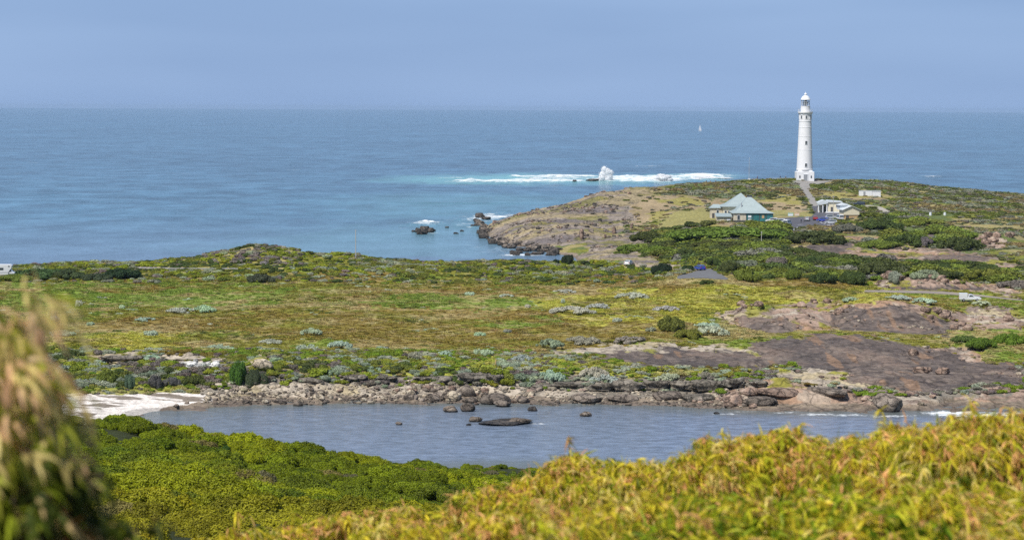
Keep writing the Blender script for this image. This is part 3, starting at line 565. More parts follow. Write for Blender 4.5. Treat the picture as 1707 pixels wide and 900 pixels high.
# ---------------------------------------------------------------- lighthouse
M = dict(white=plain('white_render', (.76, .76, .77), .7, var=.035, scale=.6, bump=.03), white2=plain('white_paint', (.74, .75, .77), .5, var=.04), grey=plain('grey_metal', (.35, .36, .38), .5, .3),
         glass=plain('dark_glass', (.05, .065, .075), .12, var=.1), roof=plain('pale_blue_green_roof_sheet', (.32, .385, .39), .55, .1, var=.08, scale=.8), teal=plain('teal_glass', (.04, .16, .17), .15, var=.35, scale=.6),
         stone=plain('cream_stone', (.55, .49, .38), .9, var=.2, scale=1.2, bump=.3), cream=plain('cream_render', (.66, .60, .44), .85, var=.07), roofw=plain('pale_grey_roof_sheet', (.60, .64, .66), .5, .1, var=.08),
         timber=plain('weathered_timber', (.24, .19, .14), .9, var=.25, scale=3), tan=plain('tan_brick', (.48, .33, .17), .9, var=.15, scale=2), darkg=plain('dark_grey_trim', (.07, .07, .075), .7), pole=plain('grey_pole', (.42, .40, .36), .8, var=.15), black=plain('black_rubber', (.02, .02, .02), .8))
px_m = 1057/FPX
lx, ly, lz = spot(1341, 1057, 300); lz = float(base_z(np.array([lx]), np.array([ly]))[0])+.15
lh = empty('lighthouse', (lx, ly, lz), 0, 'tall white round lighthouse tower with domed lantern room on the headland crest', 'lighthouse')
b = MB(); b.box(-4.0, 4.0, -4.0, 4.0, -2.0, 3.9); 
b.box(-3.3, 3.3, -3.3, 3.3, 3.9, 4.5)
b.build('base', M['white'], lh, bevel=.12)
b = MB(); b.lathe([(3.72, 4.5), (3.66, 5.2), (3.5, 9), (3.3, 14), (3.1, 19), (2.95, 23.5), (2.85, 26.0), (2.83, 29.4), (2.95, 29.8), (3.0, 30.5)], 48); b.build('tower', M['white'], lh, smooth=False)
for zz, rr in ((4.9, 3.76), (13.8, 3.34), (19.9, 3.10), (24.0, 2.98), (26.9, 2.93)):
    b = MB(); b.lathe([(rr-.1, -.14), (rr+.03, -.08), (rr+.03, .08), (rr-.1, .14)], 48, (0, 0, zz)); b.build('string_course', M['white'], lh)
def lwin(z, w, h, ang_, r):
    f = MB(); f.box(-w/2-.16, w/2+.16, -.14, .1, -h/2-.16, h/2+.2); 
    Mr = Matrix.Rotation(ang_, 4, 'Z') @ Matrix.Translation((0, -r, z))
    o = f.build('window', M['white'], lh); o.matrix_local = Mr
    g = MB(); g.box(-w/2, w/2, -.17, -.142, -h/2, h/2); g.build('pane', M['glass'], o)
lwin(6.9, .8, 1.5, R(2), 3.62); lwin(17.1, .75, 1.45, R(2), 3.22)
for k in range(8): lwin(28.7, .6, 1.4, R(2)+k*math.pi/4, 2.84)
d = MB(); d.box(-.85, .85, -4.12, -4.0, -.2, 2.5); dr = d.build('door', M['grey'], lh)
d = MB(); d.box(-1.1, -.86, -4.22, -3.99, -.2, 2.7); d.box(.86, 1.1, -4.22, -3.99, -.2, 2.7); d.box(-1.1, 1.1, -4.24, -3.98, 2.55, 2.85); d.build('door_frame', M['white2'], dr)
for s_ in (-1, 1):
    d = MB(); d.box(s_*2.6-.28, s_*2.6+.28, -4.05, -3.99, 1.0, 2.1); d.build('window', M['glass'], lh)
# gallery, brackets, railing
b = MB(); b.lathe([(2.9, 30.3), (3.35, 30.5), (3.42, 30.9), (3.42, 31.15), (2.4, 31.15)], 48); b.build('gallery', M['white'], lh)
for k in range(16):
    a = k*math.pi/8; b = MB(); b.prism([(2.85, 29.5), (3.25, 30.45), (2.85, 30.45)], -.12, .12); o = b.build('bracket', M['white2'], lh); o.rotation_euler = (0, 0, a)
b = MB()
for k in range(24): a = k*math.pi/12; b.tube((3.3*math.cos(a), 3.3*math.sin(a), 31.1), (3.3*math.cos(a), 3.3*math.sin(a), 32.25), .035, n=5)
for z_ in (31.6, 32.25):
    for k in range(24): a, c_ = k*math.pi/12, (k+1)*math.pi/12; b.tube((3.3*math.cos(a), 3.3*math.sin(a), z_), (3.3*math.cos(c_), 3.3*math.sin(c_), z_), .04, n=5)
b.build('railing', M['white2'], lh)
b = MB(); b.lathe([(2.15, 31.15), (2.15, 33.6), (2.25, 33.7), (1.9, 33.75)], 32); b.build('lantern_wall', M['white'], lh)
lr = MB(); 
for k in range(12):
    a = k*math.pi/6+.2; lr.tube((1.92*math.cos(a), 1.92*math.sin(a), 33.7), (1.92*math.cos(a), 1.92*math.sin(a), 36.5), .06, n=5)
for z_ in (34.6, 35.6):
    for k in range(12): a, c_ = k*math.pi/6+.2, (k+1)*math.pi/6+.2; lr.tube((1.92*math.cos(a), 1.92*math.sin(a), z_), (1.92*math.cos(c_), 1.92*math.sin(c_), z_), .035, n=5)
lo = lr.build('lantern_frame', M['white2'], lh)
mg, nt, bs = newmat('lantern_glass'); bs.inputs['Base Color'].default_value = (.7, .78, .85, 1); bs.inputs['Roughness'].default_value = .05; bs.inputs['Transmission Weight'].default_value = .9; bs.inputs['IOR'].default_value = 1.15
b = MB(); b.lathe([(1.86, 33.72), (1.86, 36.5)], 12, cap=False); b.build('lantern_glass', mg, lh)
b = MB(); b.lathe([(.3, 33.6), (.8, 34.2), (1.05, 34.9), (1.05, 35.2), (.8, 35.9), (.3, 36.4)], 16); b.build('lens', M['grey'], lh)
b = MB(); b.lathe([(2.25, 36.45), (2.3, 36.65), (2.1, 36.8), (1.95, 37.3), (1.55, 37.95), (.95, 38.4), (.5, 38.55)], 32); dm = b.build('dome', M['white2'], lh, smooth=True)
b = MB(); b.lathe([(.45, 38.5), (.5, 38.7), (.72, 39.0), (.62, 39.35), (.25, 39.6), (.06, 39.7), (.04, 40.3)], 16); b.build('vent_ball', M['white2'], dm, smooth=True)
# ---------------------------------------------------------------- buildings
def X_at(px, Y): return float(rays(px, 350)[0])*Y
def gz(X, Y, r=0): return float(base_z(np.array([X]), np.array([Y]))[0])
def bellroof(mb, x0, x1, y0, y1, ze, zt, ridge=0.0, ax=None, ay=None, over=.5, bell=.22):
    """hipped roof whose lower slope flares out"""
    cx_, cy_ = (ax if ax is not None else (x0+x1)/2), (ay if ay is not None else (y0+y1)/2)
    lv = []
    for t, f in ((0, 0), (.30, bell*.72), (1, 1)):
        hx0 = x0-over + (cx_-ridge/2-(x0-over))*t; hx1 = x1+over + (cx_+ridge/2-(x1+over))*t; hy0 = y0-over + (cy_-(y0-over))*t*.998; hy1 = y1+over + (cy_-(y1+over))*t*.998
        zz = ze + (zt-ze)*f; lv.append([mb.bm.verts.new(p) for p in ((hx0, hy0, zz), (hx1, hy0, zz), (hx1, hy1, zz), (hx0, hy1, zz))])
    for a, c_ in zip(lv, lv[1:]):
        for i in range(4): mb.bm.faces.new((a[i], a[(i+1) % 4], c_[(i+1) % 4], c_[i]))
    mb.bm.faces.new(lv[0][::-1]); mb.bm.faces.new(lv[-1]); return mb
def window(root, x, z, w, h, y, mat='glass', frame='white2', name='window'):
    f = MB(); f.box(x-w/2-.09, x+w/2+.09, y-.06, y+.05, z-.09, z+h+.09); o = f.build(name, M[frame], root)
    g = MB(); g.box(x-w/2, x+w/2, y-.085, y-.062, z, z+h); g.build('pane', M[mat], o); return o
cY = 872; cxx = X_at(1256, cY); cz = gz(cxx, cY)-.1
ct = empty('keepers_cottage', (cxx, cY, cz), 0, 'stone keepers cottage with high pale green hipped roofs and teal glazed verandah', 'cottage')
# front block: eaves 1221..1291 ; mpp .2265
b = MB(); b.box(-7.4, 7.3, .9, 13, -1.5, 3.3); b.build('wall', M['stone'], ct)
b = MB(); bellroof(b, -7.6, 7.6, 0, 13.4, 3.35, 9.2, ridge=1.6, ax=-1.0); 
for i in range(0): pass
b.build('roof', M['roof'], ct)
b = MB(); b.box(-2.7, 7.4, -.05, .15, .0, 3.3); vg = b.build('verandah_glazing', M['teal'], ct)
for i, x in enumerate((-2.7, -.2, 2.3, 4.9, 7.4)):
    b = MB(); b.box(x-.09, x+.09, -.14, -.052, 0, 3.3); b.build('mullion', M['darkg'], vg)
b = MB(); b.box(-2.0, -.8, -.09, -.055, 1.7, 2.5); b.box(-2.0, -.8, -.09, -.055, .4, 1.2); b.build('notice_panel', M['white2'], vg)
b = MB(); b.box(3.2, 4.1, -.09, -.055, 1.5, 2.6); b.build('poster', M['tan'], vg)
b = MB(); b.box(-7.5, -2.75, -.05, .9, -.3, 3.32); b.build('stone_bay', M['stone'], ct)
b = MB(); b.box(-9.5, 7.6, -2.2, -.15, -1.3, -.15); b.build('deck', M['timber'], ct)
b = MB(); b.box(-8.2, 0, -2.3, -2.22, -.1, .75);
for k in range(9): b.box(-8.2+k, -8.12+k, -2.36, -2.31, -.1, .85)
b.build('deck_railing', M['darkg'], ct)
# rear block behind, to the left, higher ridge
b = MB(); b.box(-10.3, 2.5, 14.0, 27, -1.5, 5.2); b.build('rear_wall', M['cream'], ct)
b = MB(); bellroof(b, -10.6, 2.9, 13.7, 27.4, 5.2, 10.2, ridge=.4, ax=-2.8); b.build('rear_roof', M['roof'], ct)
for sx_ in (-.2, ):
    b = MB(); b.box(sx_-.9, sx_+.9, 12.6, 13.6, 6.0, 9.4); b.box(sx_-1.0, sx_+1.0, 12.5, 13.7, 9.4, 9.65)
    ch = b.build('chimney', M['darkg'], ct)
b = MB(); b.tube((-4.2, 3, 5), (-4.2, 3, 7.2), .16, n=8); b.build('flue', M['grey'], ct)
for x in (-9.2, -7.9): window(ct, x, 2.0, .75, 1.6, 13.94)
window(ct, -5.6, 1.0, .9, 1.5, -.1)
# annex
b = MB(); b.box(-13.6, -8.2, 1.0, 7, -1.8, 1.9); b.build('annex_wall', M['stone'], ct)
b = MB(); b.prism([(.4, 1.9), (7.4, 2.9), (7.4, 3.05), (.4, 2.05)], -14, -7.9); o = b.build('annex_roof', M['roof'], ct); o.rotation_euler = (0, 0, 0)
me_ = o.data
for v in me_.vertices: v.co = Vector((v.co.y, v.co.x, v.co.z))
me_.flip_normals()
b = MB(); b.box(-9.9, -8.6, .9, .99, -1.0, 1.2); b.build('annex_door', M['white2'], ct)
b = MB(); b.box(-12.6, -10.9, .93, .99, -.2, 1.1); b.build('annex_shutter', M['cream'], ct)
# small hut
hY = 888; hx = X_at(1195, hY); hz = gz(hx, hY)
ht = empty('stone_hut', (hx, hY, hz), 0, 'small stone hut with low blue hipped roof just left of the cottage', 'hut')
b = MB(); b.box(-2.4, 2.0, 0, 4, -1, 4.0); b.build('wall', M['stone'], ht)
b = MB(); bellroof(b, -2.5, 2.1, -.1, 4.1, 4.0, 5.4, ridge=2.2, bell=.3, over=.4); b.build('roof', M['roof'], ht)
window(ht, .3, 1.9, .8, 1.2, -.04); b = MB(); b.box(-1.8, -.9, -.07, .01, 0, 2.0); b.build('door', M['darkg'], ht)
# cream shop building right of the path
sY = 915; sX = X_at(1391, sY); sz = gz(sX, sY)
st = empty('cream_shop', (sX, sY, sz), R(-4), 'flat roofed cream building with a small porch on its left, right of the path', 'building')
b = MB(); b.box(-2.6, 2.9, 0, 9, -1, 4.0); b.build('wall', M['cream'], st)
b = MB(); b.prism([(-2.9, 4.0), (3.1, 4.0), (3.1, 4.3), (-2.9, 4.75)], -.4, 9.4); b.build('roof', M['roofw'], st)
b = MB(); b.box(-6.2, -2.65, 1.5, 7.5, -1, 2.6); b.build('porch_wall', M['stone'], st)
b = MB(); b.prism([(-6.7, 3.0), (-2.62, 3.5), (-2.62, 4.3), (-4.4, 4.9), (-6.7, 3.9)], -.6, 8); b.build('porch_roof', M['roofw'], st)
for x in (-6.3, -4.6, -3.0):
    b = MB(); b.box(x-.17, x+.17, -.4, -.05, -.3, 3.2); b.build('pillar', M['white2'], st)
window(st, 1.0, 2.3, .8, .9, -.03); b = MB(); b.box(-1.5, -.6, -.08, .01, 0, 2.2); b.build('door', M['darkg'], st)
b = MB(); b.box(-3.6, 4.0, -2.4, -.5, -.5, .3); b.build('ramp', M['white2'], st)
b = MB(); b.box(-4.4, -3.3, 1.42, 1.49, .2, 2.2); b.build('door', M['glass'], st)
# gabled shed
gY = 884; gX = X_at(1419, gY); gzz = gz(gX, gY)
gt = empty('gabled_shed', (gX, gY, gzz), R(6), 'cream gabled shed with tan lower walls beside the car park bushes', 'shed')
b = MB(); b.box(-2.9, 3.2, 0, 7, 1.5, 3.4); b.build('wall', M['cream'], gt)
b = MB(); b.box(-2.4, 2.8, .2, 6.8, -1, 1.5); b.build('lower_wall', M['tan'], gt)
b = MB(); b.prism([(-3.5, 3.3), (.1, 4.9), (3.8, 3.3), (3.8, 3.45), (.1, 5.06), (-3.5, 3.45)], -.5, 7.5); b.build('roof', M['roofw'], gt)
b = MB(); b.face([(-2.9, -.01, 3.4), (3.2, -.01, 3.4), (.15, -.01, 4.8)]); b.build('gable', M['cream'], gt)
b = MB(); b.box(-3.4, .4, 4, 9, 3.4, 5.0); b.prism([(-3.8, 5.0), (.8, 5.0), (-1.4, 5.8)], 3.6, 9.4); b.build('rear_wing', M['roofw'], gt)
b = MB(); b.box(-2.0, -.9, .1, .19, -.5, 1.4); b.build('door', M['darkg'], gt)
# long white container sheds
wY = 1000; wX = X_at(1450, wY); wz = gz(wX, wY)
wt = empty('white_container_shed', (wX, wY, wz), R(-2), 'long low white shed on the heath right of the lighthouse', 'shed')
b = MB(); b.box(-4.6, .9, 0, 2.6, -.6, 2.2); 
for k in range(18): b.box(-4.5+k*.3, -4.38+k*.3, -.04, .0, -.4, 2.1)
b.build('wall', M['white2'], wt)
b = MB(); b.box(.98, 4.6, .1, 2.6, -.6, 2.15)
for k in range(12): b.box(1.05+k*.3, 1.17+k*.3, .06, .1, -.4, 2.05)
b.build('second_bay', M['white2'], wt)
b = MB(); b.box(-4.7, 4.7, -.1, 2.8, 2.21, 2.34); b.build('roof', M['roofw'], wt); b = MB(); b.box(-2.9, -2.0, -.07, -.042, 0, 1.9); b.build('door', M['grey'], wt)
# ---------------------------------------------------------------- vehicles
def paint(name, col):
    m_, nt_, b_ = newmat(name); b_.inputs['Base Color'].default_value = (*col, 1); b_.inputs['Roughness'].default_value = .3; b_.inputs['Coat Weight'].default_value = .5
    t_ = nt_.nodes.new('ShaderNodeTexCoord'); n_ = NZ(nt_, 3, 4, t_.outputs['Object']); nt_.links.new(RANGE(nt_, n_.outputs[0], .3, .7, .25, .42), b_.inputs['Roughness']); return m_
PT = dict(white=paint('white_car_paint', (.66, .67, .69)), silver=paint('silver_car_paint', (.42, .44, .47)), red=paint('red_car_paint', (.35, .02, .02)), blue=paint('blue_car_paint', (.02, .05, .35)), navy=paint('dark_purple_car_paint', (.03, .02, .10)), dark=paint('dark_car_paint', (.02, .025, .035)))
lampw = plain('headlamp_glass', (.75, .75, .72), .2); lampr = plain('tail_lamp_red', (.45, .02, .02), .3)
SHAPES = {  # body outline, cabin glass outline: x forward, metres
 'hatchback': (4.1, 1.72, [(-2.0, .35), (-2.03, .8), (-1.9, 1.0), (-1.55, 1.42), (-.6, 1.5), (.35, 1.45), (1.05, .98), (1.85, .82), (2.03, .6), (2.0, .32)], [(-1.62, .95), (-1.4, 1.34), (-.5, 1.41), (.28, 1.37), (.85, .97)]),
 'wagon': (4.7, 1.82, [(-2.33, .36), (-2.36, .9), (-2.2, 1.1), (-1.95, 1.62), (-.8, 1.7), (.4, 1.65), (1.15, 1.08), (2.1, .92), (2.34, .65), (2.3, .34)], [(-2.02, 1.05), (-1.82, 1.53), (-.7, 1.6), (.32, 1.55), (.95, 1.07)]),
 'van': (4.9, 1.9, [(-2.42, .36), (-2.45, 1.0), (-2.36, 1.9), (-2.2, 2.05), (.8, 2.05), (1.35, 1.75), (1.95, 1.1), (2.42, .9), (2.45, .4)], [(-2.1, 1.2), (-2.0, 1.85), (.85, 1.85), (1.2, 1.65), (1.6, 1.15)]),
 'four_wheel_drive': (4.8, 1.9, [(-2.35, .5), (-2.4, 1.1), (-2.3, 1.85), (-1.9, 1.92), (.5, 1.9), (1.05, 1.3), (2.2, 1.18), (2.38, .9), (2.35, .5)], [(-2.1, 1.2), (-2.0, 1.75), (.45, 1.75), (.9, 1.25)]),
 'utility': (5.3, 1.85, [(-2.6, .5), (-2.62, 1.0), (-.55, 1.02), (-.5, 1.05), (-.35, 1.68), (.45, 1.7), (1.15, 1.15), (2.35, 1.0), (2.62, .75), (2.6, .45)], [(-.3, 1.1), (-.2, 1.56), (.42, 1.58), (.95, 1.13)])}
def car(kind, colour, X_, Y_, rot, label, group=None, z=None):
    L_, Wd, prof, gl = SHAPES[kind]; z = gz(X_, Y_)+.08 if z is None else z
    r = empty(kind, (X_, Y_, z), rot, label, {'hatchback': 'car', 'wagon': 'car', 'van': 'van', 'four_wheel_drive': 'car', 'utility': 'ute'}[kind], group)
    zb = 1.0 if kind != 'van' else 1.2; zt = max(p[1] for p in prof)
    ins = lambda q: 0.0 if q < zb*.97 else .22*(q-zb*.95)/(zt-zb)
    b = MB(); b.prism(prof, -Wd/2, Wd/2, ins); b.build('body', PT[colour], r, bevel=.04)
    for s_ in (-1, 1):
        A = [Vector((x, s_*(Wd/2-ins(q)+.015), q)) for x, q in gl]; B = [Vector((x, s_*(Wd/2-ins(q)-.03), q)) for x, q in gl]
        b = MB(); va = [b.bm.verts.new(p) for p in A]; vb = [b.bm.verts.new(p) for p in B]; n = len(A)
        for i in range(n): b.bm.faces.new((va[i], va[(i+1) % n], vb[(i+1) % n], vb[i]))
        b.bm.faces.new(va); b.bm.faces.new(vb[::-1]); b.build('side_window', M['glass'], r)
    # windscreen and rear window follow the outline
    def slab(p, q, name):
        (x0, z0), (x1, z1) = p, q; d_ = Vector((x1-x0, 0, z1-z0)).normalized(); nrm = Vector((-d_.z, 0, d_.x)); 
        if nrm.x*(x0+x1) < 0: nrm = -nrm
        a0 = Vector((x0, 0, z0)).lerp(Vector((x1, 0, z1)), .12); a1 = Vector((x0, 0, z0)).lerp(Vector((x1, 0, z1)), .88); b = MB(); pts = []
        for P_, in ((a0,), (a1,)):
            hw = Wd/2-ins(P_.z)-.1
            for s_ in (-1, 1): pts.append((P_ + nrm*.018 + Vector((0, s_*hw, 0)), P_ - nrm*.02 + Vector((0, s_*hw, 0))))
        o_ = [b.bm.verts.new(p_[0]) for p_ in pts]; i_ = [b.bm.verts.new(p_[1]) for p_ in pts]; qd = (0, 1, 3, 2)
        b.bm.faces.new([o_[k] for k in qd]); b.bm.faces.new([i_[k] for k in qd][::-1])
        for k in range(4): a_, c_ = qd[k], qd[(k+1) % 4]; b.bm.faces.new((o_[a_], o_[c_], i_[c_], i_[a_]))
        b.build(name, M['glass'], r)
    segs = {'hatchback': ((5, 6), (2, 3)), 'wagon': ((5, 6), (2, 3)), 'van': ((5, 6), (1, 2)), 'four_wheel_drive': ((4, 5), (1, 2)), 'utility': ((5, 6), (3, 4))}[kind]
    slab(prof[segs[0][0]], prof[segs[0][1]], 'windscreen'); slab(prof[segs[1][0]], prof[segs[1][1]], 'rear_window')
    for x in (-L_*.29, L_*.31):
        for s_ in (-1, 1):
            b = MB(); b.tube((x, s_*(Wd/2-.2), .33), (x, s_*(Wd/2+.02), .33), .34, n=14); w = b.build('wheel', M['black'], r)
            b = MB(); b.tube((x, s_*(Wd/2+.021), .33), (x, s_*(Wd/2+.04), .33), .19, n=10); b.build('rim', M['grey'], w)
    for s_ in (-1, 1):
        b = MB(); xf = max(p[0] for p in prof); b.box(xf-.12, xf+.03, s_*(Wd/2-.3)-.16, s_*(Wd/2-.3)+.16, .62, .8); b.build('headlight', lampw, r)
        b = MB(); xr = min(p[0] for p in prof); b.box(xr-.03, xr+.1, s_*(Wd/2-.18)-.1, s_*(Wd/2-.18)+.1, .75, 1.0); b.build('tail_light', lampr, r)
    return r
G1 = 'vehicles in the lighthouse car park'
def car_px(kind, colour, px, Y_, rot, label, group=G1): return car(kind, colour, X_at(px, Y_), Y_, R(rot), label, group)
car_px('wagon', 'white', 1287, 872, 168, 'white car nearest the cottage at the left end of the car park row', G1)
car_px('wagon', 'white', 1300, 868, 172, 'white car in the middle of the three white vehicles beside the cottage')
car_px('van', 'white', 1313, 858, 62, 'white van parked with its rear to the viewer, right of two white cars')
car_px('hatchback', 'silver', 1346, 880, 80, 'silver hatchback beside a small red car at the car park centre')
car_px('hatchback', 'red', 1359, 882, 88, 'small red car in the middle of the car park')
car_px('wagon', 'blue', 1372, 874, 150, 'blue car at the back of the dark pair on the car park right')
car_px('wagon', 'silver', 1386, 884, 5, 'silver car half hidden behind the blue cars of the car park')
car_px('hatchback', 'navy', 1380, 868, 160, 'dark purple hatchback between the blue car and the silver wagon')
car_px('wagon', 'silver', 1385.5, 862, 172, 'silver wagon in front of the dark purple hatchback')
car_px('van', 'white', 1400, 880, 100, 'white van next to the tan shed wall at the car park edge')
car_px('four_wheel_drive', 'dark', 1432, 948, 175, 'dark four wheel drive parked alone on the track behind the shed', None)
X_, Y_, z_ = hit(1048, 443, 560, 900); car('hatchback', 'white', X_, Y_, R(70), 'small white car alone on the dirt road below the headland', None, z_+.06)
X_, Y_, z_ = hit(1167, 451, 560, 900); car('hatchback', 'blue', X_, Y_, R(110), 'small bright blue car on the access road beside dark shrubs', None, z_+.08)
X_, Y_, z_ = spot(1617, 553, 495); ute = car('utility', 'white', X_, Y_, R(-6), 'white utility with a boxy canopy on the rocky coast road at right', None, z_+.15)
b = MB(); b.box(-2.6, -.62, -.9, .9, 1.03, 1.95); b.build('canopy', PT['white'], ute, bevel=.05)
# motorhome at the left edge
mY = 600; mX = X_at(3, mY)-1.4; mz = gz(mX, mY)+.55
mh = empty('motorhome', (mX, mY, mz), R(4), 'white motorhome parked behind the ridge at the left edge', 'motorhome')
b = MB(); b.prism([(-3.2, .5), (3.0, .5), (3.1, 1.2), (3.9, 2.3), (4.0, 2.9), (3.6, 3.2), (-3.2, 3.25)], -1.15, 1.15); b.build('body', PT['white'], mh, bevel=.08)
b = MB(); b.prism([(2.8, .45), (4.6, .45), (4.7, 1.1), (4.1, 1.3), (3.35, 2.1), (2.8, 2.1)], -1.0, 1.0); b.build('cab', PT['white'], mh, bevel=.06)
for x, w_ in ((.6, 1.2), (-1.8, 1.0)): b = MB(); b.box(x, x+w_, -1.19, -1.14, 1.75, 2.35); b.build('window', M['glass'], mh)
b = MB(); b.box(3.3, 3.8, -1.04, -.98, 1.3, 1.8); b.build('cab_window', M['glass'], mh); b = MB(); b.box(3.0, 3.4, -1.19, -1.14, 2.6, 2.85); b.build('vent', M['glass'], mh)
b = MB(); b.box(-3.1, 3.2, -1.175, -1.15, 1.05, 1.2); b.build('stripe', M['grey'], mh)
for x in (-1.9, 3.5):
    for s_ in (-1, 1): b = MB(); b.tube((x, s_*.85, .4), (x, s_*1.12, .4), .4, n=14); b.build('wheel', M['black'], mh)
# ---------------------------------------------------------------- poles, signs, people
def pole(px, base_py, top_py, Y_, r, name, label, cat, parts):
    X_ = X_at(px, Y_); z0 = gz(X_, Y_); zt = H + Y_*float(rays(px, top_py)[1]); o = empty(name, (X_, Y_, z0), 0, label, cat)
    b = MB(); b.tube((0, 0, -.5), (0, 0, zt-z0), r, r*.7, 8); b.build('post', M['pole'], o); parts(o, zt-z0); return o
def insul(o, h):
    b = MB(); b.box(-.5, .5, -.06, .06, h-.6, h-.5); b.build('cross_arm', M['timber'], o)
    for x in (-.42, .42): b = MB(); b.tube((x, 0, h-.5), (x, 0, h-.28), .05); b.build('insulator', M['white2'], o)
pole(593, 436, 383, 640, .13, 'wind_mast', 'thin tall mast rising from the ridge against the sea', 'mast', lambda o, h: (MB().box(-.18, .18, -.15, .15, 1.2, 2.1).build('instrument_box', M['grey'], o), MB().tube((-.35, 0, h-.15), (.35, 0, h-.15), .025).build('cross_arm', M['grey'], o)))
pole(1270, 412, 386, 740, .13, 'short_pole', 'pale short pole in the shrubs below the cottage', 'pole', lambda o, h: MB().box(-.25, .25, -.05, .05, h-.35, h-.1).build('cap', M['grey'], o))
pole(1389, 372, 326, 872, .12, 'power_pole', 'grey power pole standing in front of the cream shop', 'pole', insul)
pole(1248, 298, 264, 1062, .09, 'flagpole', 'thin white flagpole on a small plinth left of the lighthouse', 'flagpole', lambda o, h: (MB().box(-.5, .5, -.5, .5, -.3, .9).build('plinth', M['white2'], o), MB().lathe([(.02, 0), (.14, .12), (.02, .25)], 8, (0, 0, h)).build('finial', M['white2'], o)))
X_, Y_, z_ = hit(826, 612, 400, 520); wp = empty('wooden_post', (X_, Y_, z_), 0, 'weathered wooden post standing in the heath above the lagoon bank', 'post')
b = MB(); b.tube((0, 0, -.3), (.05, 0, 1.5), .11, .09, 7); b.build('post', M['tan'], wp); b = MB(); b.box(-.12, .16, -.1, .1, 1.5, 1.56); b.build('cap', M['timber'], wp)
def board(px, Y_, w, h, col, name, label):
    X_ = X_at(px, Y_); o = empty(name, (X_, Y_, gz(X_, Y_)), 0, label, 'sign')
    b = MB(); b.box(-w/2, w/2, -.04, .04, .7, .7+h); b.build('panel', col, o)
    for s_ in (-1, 1): b = MB(); b.tube((s_*(w/2-.1), .07, -.2), (s_*(w/2-.1), .07, .8+h), .05); b.build('leg', M['grey'], o)
    b = MB(); b.box(-w/2+.15, w/2-.15, -.06, -.042, .85, .6+h*.75); b.build('picture', M['white2'] if w > 2 else M['cream'], o); return o
board(1318, 893, 2.1, 1.3, plain('sign_green', (.30, .50, .40), .6), 'information_board', 'pale green information board behind the white van in the car park')
board(1328.5, 893, 1.9, 1.2, plain('sign_peach', (.66, .42, .32), .6), 'information_board', 'peach coloured information board behind the car park centre')
for i_, (px_, lab_) in enumerate(((1551, 'small white water tank on the open heath, left of a pair'), (1575, 'small white water tank on the open heath, right of a pair'))):
    X_, Y_, z_ = hit(px_, 359, 780, 1000); tk = empty('water_tank', (X_, Y_, z_), 0, lab_, 'tank')
    b = MB(); b.lathe([(.5, -.3), (.5, .9), (.46, .96)], 20); b.build('body', M['white2'], tk); b = MB(); b.lathe([(.54, .96), (.3, 1.1), (.1, 1.16)], 20); b.build('lid', M['roofw'], tk)
# car park painted lines
def line(px0, py0, px1, py1, w=.22):
    a = hit(px0, py0, 800, 1000); c_ = hit(px1, py1, 800, 1000); d_ = Vector((c_[0]-a[0], c_[1]-a[1], 0)); n_ = max(2, int(d_.length/1.0)); s_ = Vector((-d_.y, d_.x, 0)).normalized()*w/2
    V = []; 
    for i in range(n_+1):
        p = Vector((a[0], a[1], 0))+d_*(i/n_)
        for q in (p-s_, p+s_): V.append((q.x, q.y, gz(q.x, q.y)+.066))
    return V, [(2*i, 2*i+2, 2*i+3, 2*i+1) for i in range(n_)]
Vs = []; Fs = []
for ln in ((1324, 383, 1330, 379, .45), (1330, 375, 1338, 374.5, .35), (1366, 370, 1384, 376, .3), (1374, 370, 1390, 375, .3), (1384, 377, 1391, 380, .3), (1320, 386, 1325, 382, .4), (1352, 376, 1362, 377.5, .3)):
    V, F = line(*ln); k = len(Vs); Vs += V; Fs += [tuple(i+k for i in f) for f in F]
mm_ = bpy.data.meshes.new('parking_lines'); mm_.from_pydata(Vs, [], Fs); tag(link('parking_lines', mm_, M['white2']), kind='structure')
# people
def person_mesh(shirt, trousers, stride=.16):
    J = [(0, 0, .95), (0, 0, 1.15), (0, 0, 1.4), (0, .0, 1.5), (0, .02, 1.6), (0, 0, 1.72), (-.1, 0, .9), (-.11, stride, .5), (-.11, stride*.9, .08), (-.11, stride+.14, .04), (.1, 0, .9), (.11, -stride*.6, .5), (.11, -stride*1.4, .1), (.11, -stride*1.2+.12, .04),
         (-.19, 0, 1.4), (-.25, -.04, 1.14), (-.25, .1, .9), (-.25, .14, .82), (.19, 0, 1.4), (.25, .02, 1.14), (.25, -.02, .88), (.25, -.0, .79)]
    E = [(0, 1), (1, 2), (2, 3), (3, 4), (4, 5), (0, 6), (6, 7), (7, 8), (8, 9), (0, 10), (10, 11), (11, 12), (12, 13), (2, 14), (14, 15), (15, 16), (16, 17), (2, 18), (18, 19), (19, 20), (20, 21)]
    Rr = [.15, .14, .16, .06, .09, .085, .1, .065, .045, .04, .1, .065, .045, .04, .065, .045, .035, .035, .065, .045, .035, .035]
    me = bpy.data.meshes.new('person'); me.from_pydata(J, E, []); o = bpy.data.objects.new('person_tmp', me); COL.objects.link(o)
    sk = o.modifiers.new('s', 'SKIN'); 
    for v, r_ in zip(me.skin_vertices[0].data, Rr): v.radius = (r_, r_)
    me.skin_vertices[0].data[0].use_root = True
    o.modifiers.new('u', 'SUBSURF').levels = 1
    dg = bpy.context.evaluated_depsgraph_get(); dg.update(); out = bpy.data.meshes.new_from_object(o.evaluated_get(dg)); bpy.data.objects.remove(o)
    skin = plain('skin', (.45, .28, .2), .7); out.materials.clear()
    for m_ in (trousers, shirt, skin): out.materials.append(m_)
    for p in out.polygons:
        c_ = p.center; p.material_index = 0 if c_.z < .96 and abs(c_.x) < .2 else (2 if c_.z > 1.5 or c_.z < .9 else 1)
    return out
cl = lambda n, c_: plain(n, c_, .9)
